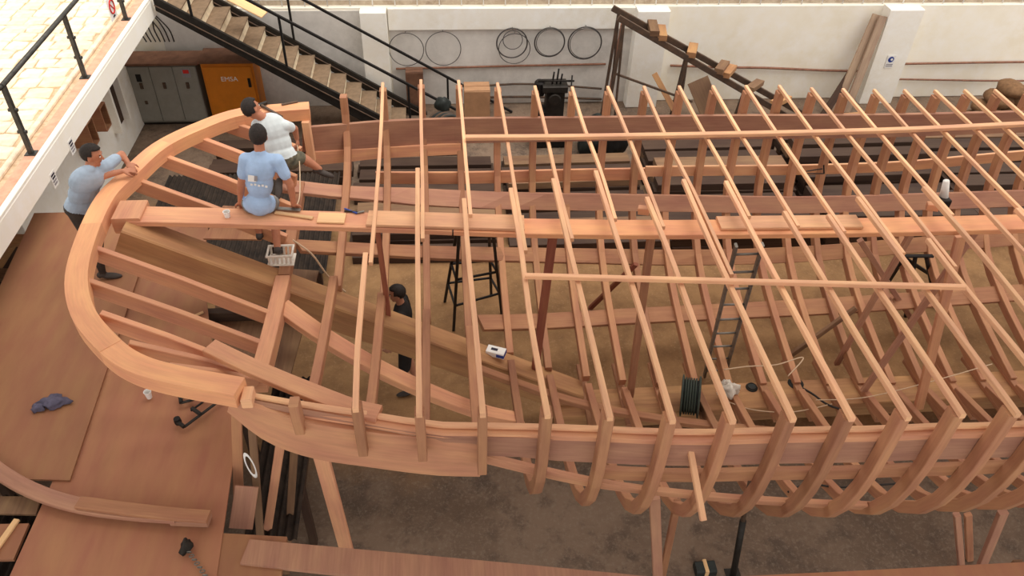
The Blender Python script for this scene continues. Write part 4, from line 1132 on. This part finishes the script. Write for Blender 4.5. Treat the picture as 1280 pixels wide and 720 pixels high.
# clutter between stairs and machine
c = UY(552, 125, 12.95); c.z = 0
fan = thing('coiled_hose_stand', c, 'stand with coiled dark hoses beside the foot of stairs', 'hose')
for k in range(6): ring('hose_coil', c+V(.0+.03*k, -.03*k, .62+.02*k), .28-.02*k, .028, (.2, -1, .25), 'rubber' if k % 2 else 'steel_rust', fan, 32)
beam('upright', c+V(-.05, .12, 0), c+V(.0, .14, 1.0), .08, .08, 'wood_dark', fan, up=(0, 1, 0)); beam('foot', c+V(-.3, .1, .03), c+V(.3, .1, .03), .2, .06, 'wood_dark', fan)
lump('cloth_cover', c+V(.02, .12, .98), (.13, .1, .16), 'rubber', fan, .2, 3, True, 2)
for k, (px, w_, h_, lab, mt) in enumerate(((596, .5, .72, 'brown cardboard carton by the back wall near the stair foot', 'cardboard'), (520, .34, .85, 'tall dark crate between the stair foot and coiled hoses', 'brown_cover'))):
    c = UY(px, 130, 14.3 if k == 0 else 14.78); c.z = 0
    o = thing('carton' if k == 0 else 'crate', c, lab, 'box')
    dp = .2 if k == 0 else .13
    box('case', c+V(-w_/2, -dp, 0), c+V(w_/2, dp, h_), mt, o, .012)
    for sgn_ in (-1, 1): box('flap', c+V(-w_/2, sgn_*dp*.5-dp*.45, h_), c+V(w_/2, sgn_*dp*.5+dp*.45, h_+.012), mt, o, .003)
# black plastic heap behind the ramp foot
c = UY(748, 140, 13.0); c.z = 0
hb = thing('tarpaulin_heap', c, 'heap of black tarpaulin beside the ramp legs', 'tarpaulin')
lump('fold', c+V(0, 0, .3), (.34, .3, .46), 'rubber', hb, .18, 3, True, 11, 26, 12); lump('fold', c+V(.25, -.05, .25), (.28, .26, .4), 'steel_black', hb, .2, 4, True, 12, 26, 12)
# brown sacks at right
sc0 = UY(1240, 150, 13.75); sc0.z = 0
k = 0
for (ox, oy, oz) in ((-.35, 0, .0), (.15, .02, .0), (.62, 0, 0), (-.2, .05, .22), (.3, .02, .22), (-.05, .03, .44), (.36, .03, .44), (.12, .03, .66)):
    o = lump('sack', sc0+V(ox, oy, oz+.13), (.27, .33, .15), 'sack', None, .06, 3, True, 20+k, 20, 10)
    tag(o, 'brown sack in the pile against the right wall', 'sack', 'sacks piled by the wall'); k += 1
# lumber stacked behind the far side of the hull
def lumber(px, py, y, L, dz_, dy, mat, w_=.16, h_=.07, tilt=0.):
    c = UY(px, py, y)
    if c.z < h_/2: c.z = h_/2+.005
    a = V(c.x-L/2, y-dy, c.z-dz_); b = V(c.x+L/2, y+dy, c.z+dz_)
    a.z = max(a.z, h_/2+.003); b.z = max(b.z, h_/2+.003)
    tag(beam('lumber_board', a, b, w_, h_, mat), 'rough lumber board in the dark pile behind the hull', 'lumber', 'lumber behind hull')
r2 = random.Random(5)
TONE = {'wood_dark': 'dark brown', 'wood_old': 'grey-brown', 'wood_keel': 'tan'}
for col in range(-1, 5):
    for row in range(7):
        if col < 0 and row > 2: continue
        top = (2, 2, 4, 5, 5, 3)[col]+(0 if row < 4 else 1)-(r2.random() < .4)
        for lev in range(top):
            x_ = -.3+col*2.55; y_ = (9.95 if col >= 0 else 12.05)+row*.40+r2.uniform(-.02, .02); z_ = .066+lev*.131
            L = r2.uniform(2.25, 2.5); yaw = r2.uniform(-.03, .03)
            mt = r2.choice(['wood_dark']*7 + ['wood_old'] + (['wood_keel'] if col > 2 else []))
            where = ('on top of' if lev == top-1 else ('at the bottom of' if lev == 0 else 'inside'))
            zone = ('behind the stern ribs', 'behind the stair foot side ribs', 'behind the black machine side ribs', 'behind the ribs below the ramp', 'behind the ribs below the sacks', 'behind the curved stern rail')[col]
            tag(beam('lumber_board', (x_-L/2, y_-yaw, z_), (x_+L/2, y_+yaw, z_), r2.uniform(.27, .34), .13, mt), '%s lumber board %s the pile %s' % (TONE[mt], where, zone), 'lumber', 'lumber behind hull')
for k in range(9):
    x_ = 5.2+k*.55; y_ = 12.75+r2.uniform(0, .2)
    tag(beam('lumber_pole', (x_-.9, y_+.05, .64), (x_+.8, y_+.25, .64), .05, .05, r2.choice(['wood_keel', 'wood_old', 'steel_rust'])), 'thin crooked pole lying over the lumber pile', 'pole', 'poles over lumber pile')
for (x_, y_) in ((4.6, 12.95), (6.2, 12.95), (7.8, 12.95), (9.3, 12.95)):
    tag(box('lumber_bearer', (x_-.06, y_-.3, 0), (x_+.06, y_+.3, .61), 'wood_dark'), 'dark upright bearer under the crooked poles', 'bearer', 'bearers under poles')

# ================================================================== PEOPLE
def capsule_mesh(bm, a, b, ra, rb, seg=12):
    a, b = Vector(a), Vector(b); d = b-a; L = d.length
    t = d/L if L > 1e-6 else Vector((0, 0, 1))
    ref = Vector((0, 0, 1)) if abs(t.z) < .9 else Vector((1, 0, 0))
    s_ = unit(t.cross(ref)); u_ = t.cross(s_)
    rings = []
    prof = [(-ra*math.cos(x_), ra*math.sin(x_)) for x_ in (.25, .7, 1.15)]+[(0, ra), (L, rb)]+[(L+rb*math.sin(x_), rb*math.cos(x_)) for x_ in (.42, .87, 1.32)]
    for (o_, r_) in prof:
        rings.append([bm.verts.new(a+t*o_+(s_*math.cos(2*math.pi*k/seg)+u_*math.sin(2*math.pi*k/seg))*r_) for k in range(seg)])
    for i in range(len(rings)-1):
        for k in range(seg):
            bm.faces.new((rings[i][k], rings[i][(k+1) % seg], rings[i+1][(k+1) % seg], rings[i+1][k]))
    bm.faces.new(rings[0][::-1]); bm.faces.new(rings[-1])
def ell_mesh(bm, c, ax, r, nu=16, nv=10):
    rows = []
    for i in range(nv+1):
        th = math.pi*(i+.0)/nv
        if i in (0, nv): rows.append([bm.verts.new(Vector(c)+ax[2]*(r[2]*math.cos(th)))]); continue
        rows.append([bm.verts.new(Vector(c)+ax[0]*(r[0]*math.sin(th)*math.cos(2*math.pi*k/nu))+ax[1]*(r[1]*math.sin(th)*math.sin(2*math.pi*k/nu))+ax[2]*(r[2]*math.cos(th))) for k in range(nu)])
    for i in range(nv):
        A, B = rows[i], rows[i+1]
        for k in range(nu):
            k2 = (k+1) % nu
            if len(A) == 1: bm.faces.new((A[0], B[k], B[k2]))
            elif len(B) == 1: bm.faces.new((A[k2], A[k], B[0]))
            else: bm.faces.new((A[k], B[k], B[k2], A[k2]))
def person(name, label, J, mats, sleeve=.55, shorts=.85, voxel=.0085, slim=1.0, tuck=.10):
    """J: joint positions. mats: skin, shirt, shorts, shoe"""
    J = {k: Vector(v) for k, v in J.items()}
    prims = []      # (kind, data, material index, bias)
    cap = lambda a, b, ra, rb, m, bias=0.: prims.append(('c', (Vector(a), Vector(b), ra, rb), m, bias))
    ell = lambda c, ax, r, m, bias=0.: prims.append(('e', (Vector(c), ax, r), m, bias))
    side = unit(J['shL']-J['shR']); upv = unit(J['neck']-J['pelvis']); fr = unit(side.cross(upv)); fr = fr if fr.dot(J['front']) > 0 else -fr
    side = upv.cross(fr) if upv.cross(fr).dot(side) > 0 else -upv.cross(fr)
    ax = (side, fr, upv)
    SK, SH, PA, SO = 0, 1, 2, 3
    mid = J['pelvis'].lerp(J['neck'], .42); ch = J['pelvis'].lerp(J['neck'], .72)
    ell(J['pelvis'], ax, (.165*slim, .125, .14), PA)
    ell(J['pelvis'].lerp(J['neck'], tuck), ax, (.158*slim, .122, .11), SH, -.012 if tuck > .05 else -.03)
    ell(mid, ax, (.158*slim, .108, .20), SH); ell(ch, ax, (.180*slim, .118, .19), SH)
    cap(J['shL'].lerp(J['shR'], .12), J['shR'].lerp(J['shL'], .12), .066, .066, SH)
    cap(J['neck']-upv*.05, J['neck'], .075, .06, SH); cap(J['neck']-upv*.01, J['head']-unit(J['headup'])*.04, .052, .05, SK)
    # head
    hu = unit(J['headup']); hf = unit(J['face']-hu*J['face'].dot(hu)); hs = hu.cross(hf); hx = (hs, hf, hu); H = J['head']
    ell(H+hu*.02, hx, (.074, .094, .092), SK); ell(H-hu*.045+hf*.018, hx, (.056, .070, .070), SK); ell(H-hu*.095+hf*.055, hx, (.028, .024, .022), SK)
    cap(H+hf*.092+hu*.005, H+hf*.108-hu*.028, .010, .014, SK)
    for q in (-1, 1): ell(H+hs*(.077*q)-hf*.004-hu*.008, hx, (.010, .020, .032), SK)
    cap(H+hf*.088+hu*.030-hs*.03, H+hf*.088+hu*.030+hs*.03, .010, .010, SK)
    for sd_ in ('L', 'R'):
        s_, e_, w_ = J['sh'+sd_], J['el'+sd_], J['wr'+sd_]
        cap(s_, e_, .050, .040, SK); cap(s_, s_.lerp(e_, sleeve), .066, .060, SH, -.002); cap(e_, w_, .041, .028, SK)
        d = unit(J['hd'+sd_]); n = unit(J['pn'+sd_]-d*J['pn'+sd_].dot(d)); sv = d.cross(n); curl = J.get('curl'+sd_, Vector((.5, 0, 0))).x
        ell(w_+d*.045, (sv, n, d), (.041, .017, .055), SK)
        flip = 1 if sd_ == 'L' else -1
        for k in range(4):
            b0 = w_+d*.082+sv*((k-1.5)*.0205); L_ = (.040, .046, .043, .034)[k]
            d1 = d*math.cos(curl)+n*math.sin(curl); d2 = d*math.cos(curl*2.1)+n*math.sin(curl*2.1)
            p1 = b0+d1*L_; p2 = p1+d2*L_*.85; cap(b0, p1, .0105, .010, SK); cap(p1, p2, .010, .0085, SK)
        tb = w_+d*.03+sv*(.034*flip); t1 = tb+unit(d+sv*flip*.9+n*.4)*.042; t2 = t1+unit(d+sv*flip*.2+n*.6)*.032
        cap(tb, t1, .013, .012, SK); cap(t1, t2, .012, .009, SK)
        h_, k_, a_ = J['hip'+sd_], J['kn'+sd_], J['an'+sd_]
        cap(h_, k_, .082, .056, SK); cap(h_, h_.lerp(k_, shorts), .096, .080 if shorts < 1 else .066, PA, -.002)
        cap(k_, k_.lerp(a_, .35), .055, .056, SK if shorts < 1 else PA); cap(k_.lerp(a_, .35), a_, .056, .036, SK if shorts < 1 else PA)
        f = unit(J['toe'+sd_]-a_); hz = Vector((f.x, f.y, f.z))
        fd = unit(J['toe'+sd_]-a_); uu = unit((k_-a_)-fd*(k_-a_).dot(fd)); ss = fd.cross(uu)
        ell(a_+fd*.075-uu*.035, (ss, fd, uu), (.042, .125, .034), SO); cap(a_-uu*.01, a_-uu*.03-fd*.03, .040, .038, SO)
    bm = bmesh.new()
    for kd, dt, m, b in prims:
        if kd == 'c': capsule_mesh(bm, *dt)
        else: ell_mesh(bm, *dt)
    bmesh.ops.recalc_face_normals(bm, faces=bm.faces)
    tm = bpy.data.meshes.new('tmp'); bm.to_mesh(tm); bm.free()
    to = bpy.data.objects.new('tmp', tm); COL.objects.link(to)
    md = to.modifiers.new('r', 'REMESH'); md.mode = 'VOXEL'; md.voxel_size = voxel; md.adaptivity = 0
    sm = to.modifiers.new('s', 'SMOOTH'); sm.factor = .5; sm.iterations = 3
    bpy.context.view_layer.update()
    me = bpy.data.meshes.new_from_object(to.evaluated_get(bpy.context.evaluated_depsgraph_get()))
    bpy.data.objects.remove(to); bpy.data.meshes.remove(tm)
    n = len(me.vertices); co = np.empty(n*3); me.vertices.foreach_get('co', co); co = co.reshape(-1, 3)
    nf = len(me.polygons); ce = np.empty(nf*3); me.polygons.foreach_get('center', ce); ce = ce.reshape(-1, 3)
    best = np.full(nf, 1e9); idx = np.zeros(nf, dtype=np.int32)
    for kd, dt, m, b in prims:
        if kd == 'c':
            a, bb = np.array(dt[0]), np.array(dt[1]); ab = bb-a; L2 = max(1e-9, ab@ab)
            tt = np.clip(((ce-a)@ab)/L2, 0, 1); dd = np.linalg.norm(ce-a-tt[:, None]*ab, axis=1)-(dt[2]+(dt[3]-dt[2])*tt)
        else:
            c_ = np.array(dt[0]); q = np.stack([(ce-c_)@np.array(dt[1][k])/dt[2][k] for k in range(3)], 1); dd = (np.linalg.norm(q, axis=1)-1)*min(dt[2])
        dd = dd+b; w_ = dd < best; best[w_] = dd[w_]; idx[w_] = m
    lo = co.min(0); base = Vector(((co[:, 0].min()+co[:, 0].max())/2, (co[:, 1].min()+co[:, 1].max())/2, float(lo[2])))
    co = co-np.array(base)
    # cloth wrinkles
    me.vertices.foreach_set('co', co.reshape(-1))
    me.materials.clear()
    for q in mats: me.materials.append(MATS[q])
    me.polygons.foreach_set('material_index', idx); me.polygons.foreach_set('use_smooth', [True]*nf); me.update()
    root = thing(name, base, label, 'person')
    o = bpy.data.objects.new('body', me); COL.objects.link(o); o.parent = root
    # hair: solid cap of short tufts
    vs, fs = [], []; nu, nv = 30, 16; keep = {}
    rr = random.Random(3)
    for layer, (grow) in enumerate((1.10, .93)):
        for i in range(nv+1):
            th = math.pi*i/nv
            for k in range(nu):
                ph = 2*math.pi*k/nu
                dl = Vector((math.sin(th)*math.cos(ph), math.sin(th)*math.sin(ph), math.cos(th)))
                g = grow+(rr.uniform(-.02, .035) if layer == 0 else 0)
                vs.append(H+hu*.024+hs*(dl.x*.077*g)+hf*(dl.y*.097*g)+hu*(dl.z*.096*g))
    def ok(i, k):
        th = math.pi*i/nv; ph = 2*math.pi*k/nu; y_ = math.sin(th)*math.sin(ph); z_ = math.cos(th)
        return z_ > (.42 if y_ > .35 else (-.10 if y_ > -.1 else -.62)) if y_ > -.5 else z_ > -.72
    cells = [(i, k) for i in range(nv) for k in range(nu) if ok(i, k) and ok(i+1, k)]
    cs = set(cells); M_ = (nv+1)*nu
    for (i, k) in cells:
        k2 = (k+1) % nu; q = (i*nu+k, (i+1)*nu+k, (i+1)*nu+k2, i*nu+k2)
        fs.append(q); fs.append(tuple(M_+z for z in q[::-1]))
        for (ni, nk), (e0, e1) in (((i+1, k), (q[1], q[2])), ((i-1, k), (q[3], q[0])), ((i, (k+1) % nu), (q[2], q[3])), ((i, (k-1) % nu), (q[0], q[1]))):
            if (ni, nk) not in cs and 0 <= ni < nv: fs.append((e1, e0, M_+e0, M_+e1))
    used = sorted({z for f in fs for z in f}); mp = {z: i for i, z in enumerate(used)}
    mesh_obj('hair', [vs[z] for z in used], [tuple(mp[z] for z in f) for f in fs], 'hair', root, smooth=True)
    for q in (-1, 1):
        ec = H+hf*.087+hs*(.031*q)+hu*.008
        bm = bmesh.new(); ell_mesh(bm, ec, hx, (.013, .008, .008), 10, 6); v_ = [v.co.copy() for v in bm.verts]; bm.verts.index_update(); f_ = [tuple(v.index for v in f.verts) for f in bm.faces]; bm.free()
        e = mesh_obj('eye', v_, f_, 'eye_white', root, smooth=True)
        bm = bmesh.new(); ell_mesh(bm, ec+hf*.005, hx, (.0055, .005, .0055), 8, 5); v_ = [v.co.copy() for v in bm.verts]; bm.verts.index_update(); f_ = [tuple(v.index for v in f.verts) for f in bm.faces]; bm.free()
        mesh_obj('iris', v_, f_, 'iris', e, smooth=True)
        beam('eyebrow', H+hf*.092+hs*(.014*q)+hu*.028, H+hf*.086+hs*(.048*q)+hu*.028, .008, .007, 'hair', root)
    beam('mouth', H+hf*.084-hs*.022-hu*.058, H+hf*.084+hs*.022-hu*.058, .012, .008, 'lip', root)
    return root, ax, ch
# --- seated man, back towards the camera
man, axm, chm = person('person', 'man in pale blue printed T-shirt sitting on the centre plank', dict(
    front=(0, 1, 0), pelvis=(-1.86, 6.83, 3.23), neck=(-1.755, 6.85, 3.79), shL=(-1.905, 6.85, 3.73), shR=(-1.605, 6.85, 3.71),
    head=(-1.75, 6.88, 3.955), headup=(.05, .12, 1), face=(-.15, 1, -.35),
    elL=(-2.00, 6.84, 3.44), wrL=(-2.065, 6.9, 3.19), hdL=(-.02, .55, -.7), pnL=(0, -.6, -.6),
    elR=(-1.52, 6.83, 3.43), wrR=(-1.53, 6.86, 3.18), hdR=(.02, .55, -.7), pnR=(0, -.6, -.6),
    hipL=(-1.95, 6.86, 3.19), hipR=(-1.78, 6.86, 3.19), knL=(-2.03, 7.22, 3.0), anL=(-2.02, 7.16, 2.60), toeL=(-2.03, 7.34, 2.53),
    knR=(-1.82, 7.20, 2.98), anR=(-1.80, 6.93, 2.57), toeR=(-1.80, 7.06, 2.47)),
    ('skin', 'shirt_blue', 'shorts_grey', 'sandal'), slim=.84, tuck=.0)
bk = chm-axm[1]*.128
a = bk-axm[0]*.0-axm[2]*.02
def back_print(du, dv, w_, h_, mt):
    q = bk-axm[0]*du*-1+axm[2]*dv+axm[1]*.012*abs(dv*8)
    beam('shirt_print', q-axm[0]*(w_/2), q+axm[0]*(w_/2), .004, h_, mt, man, up=axm[2], ch=.0005)
back_print(.055, -.06, .075, .07, 'white'); back_print(.02, -.055, .03, .06, 'ink_grey')
for k in range(5): back_print(.06-.035*k, -.135+.006*(k % 2), .022, .022, 'white')
# --- crouching man by the far rail
sL, sR = UZ(325, 156, 3.53), UZ(352, 157, 3.52)
person('person.001', 'man in white T-shirt crouching by the curved stern rail', dict(
    front=(-.2, 1, 0), pelvis=(-1.76, 7.78, 3.17), neck=(sL+sR)/2+V(-.02, .03, .06), shL=sL+V(-.03, 0, 0), shR=sR+V(.03, 0, 0),
    head=UZ(314, 138, 3.72)+V(0, .02, 0), headup=(-.35, .25, 1), face=(.75, .8, -.25),
    elL=sL+V(-.02, .26, -.12), wrL=sL+V(.08, .46, -.2), hdL=(.3, 1, -.2), pnL=(0, -.2, -1),
    elR=UZ(366, 161, 3.36)+V(.02, .0, 0), wrR=UZ(371, 173, 3.24), hdR=(.1, -.1, -1), pnR=(-1, 0, 0), curlR=(.9, 0, 0),
    hipL=(-1.86, 7.80, 3.12), hipR=(-1.68, 7.78, 3.12), knL=(-1.86, 8.10, 2.92), anL=(-1.84, 7.72, 2.86), toeL=(-1.84, 7.62, 2.80),
    knR=UZ(376, 196, 3.13), anR=UZ(399, 211, 2.97), toeR=UZ(416, 217, 2.90)),
    ('skin', 'shirt_white', 'shorts_camo', 'sandal'), shorts=.8)
# --- man leaning on the rail from the platform
person('person.002', 'man in grey-blue T-shirt leaning over the curved stern rail', dict(
    front=(.9, .35, -.3), pelvis=UZ(100, 258, 2.96), neck=UZ(112, 212, 3.44), shL=UZ(134, 207, 3.38), shR=UZ(99, 220, 3.38),
    head=UZ(114, 194, 3.56), headup=(.2, .05, 1), face=(1, .1, -.8),
    elL=UZ(152, 193, 3.36), wrL=UZ(160, 204, 3.30), hdL=(.45, -.6, -.15), pnL=(.1, 0, -1), curlL=(.6, 0, 0),
    elR=UZ(112, 225, 3.31), wrR=UZ(152, 214, 3.31), hdR=(.8, .35, -.1), pnR=(0, .2, -1), curlR=(.5, 0, 0),
    hipL=UZ(100, 258, 2.93)+V(-.02, .1, 0), hipR=UZ(100, 258, 2.93)+V(.0, -.1, 0), knL=(-3.82, 7.42, 2.50), anL=(-3.92, 7.42, 2.13), toeL=(-3.74, 7.46, 2.10),
    knR=(-3.78, 7.15, 2.50), anR=(-3.80, 7.14, 2.13), toeR=(-3.62, 7.16, 2.10)),
    ('skin', 'shirt_greyblue', 'trousers_dark', 'sandal'), shorts=1.0)
# --- man in black standing in the hull
person('person.003', 'man in black clothes standing in the hull behind the keel timber', dict(
    front=(-1, .1, 0), pelvis=(-0.53, 7.16, .92), neck=(-0.55, 7.18, 1.47), shL=(-0.56, 6.99, 1.40), shR=(-0.54, 7.37, 1.40),
    head=(-0.59, 7.19, 1.64), headup=(-.06, 0, 1), face=(-1, -.12, -.15),
    elL=(-0.54, 6.93, 1.12), wrL=(-0.71, 6.98, .93), hdL=(-.7, .1, -.6), pnL=(0, 1, 0), elR=(-0.49, 7.44, 1.12), wrR=(-0.61, 7.42, .88), hdR=(-.3, 0, -1), pnR=(0, -1, 0),
    hipL=(-0.53, 7.07, .9), hipR=(-0.53, 7.26, .9), knL=(-0.57, 7.05, .48), anL=(-0.52, 7.04, .09), toeL=(-0.71, 7.03, .05),
    knR=(-0.53, 7.28, .48), anR=(-0.46, 7.29, .09), toeR=(-0.65, 7.30, .05)),
    ('skin_pale', 'shirt_black', 'shirt_black', 'sandal'), shorts=.9)
# hammer on the rail, string held by the crouching man
hm = thing('hammer', UZ(335, 131, ZS+.03), 'dark claw hammer lying on the curved stern rail', 'tool')
a, b = UZ(326, 131, ZS+.045), UZ(352, 146, ZS+.045)
beam('handle', a, b, .032, .026, 'steel_rust', hm); beam('head', a+V(-.05, -.04, .0), a+V(.06, .05, .0), .04, .04, 'steel_dark', hm)
beam('claw', a+V(-.05, -.04, .0), a+V(-.11, -.06, -.008), .035, .016, 'steel_dark', hm)
a, b = UZ(352, 131, ZS+.03), UZ(372, 127, ZS+.03)
tag(beam('chisel', a, b, .028, .02, 'steel_rust'), 'small rusty chisel on the end of stern rail', 'tool')
cable([(371, 177), (374, 200), (375, 225), (374, 248), (368, 262)], [3.2, 3.14, 3.12, 3.11, 3.11], .006, 'cable_pale', 'pale cord hanging from the crouching man to centre plank')
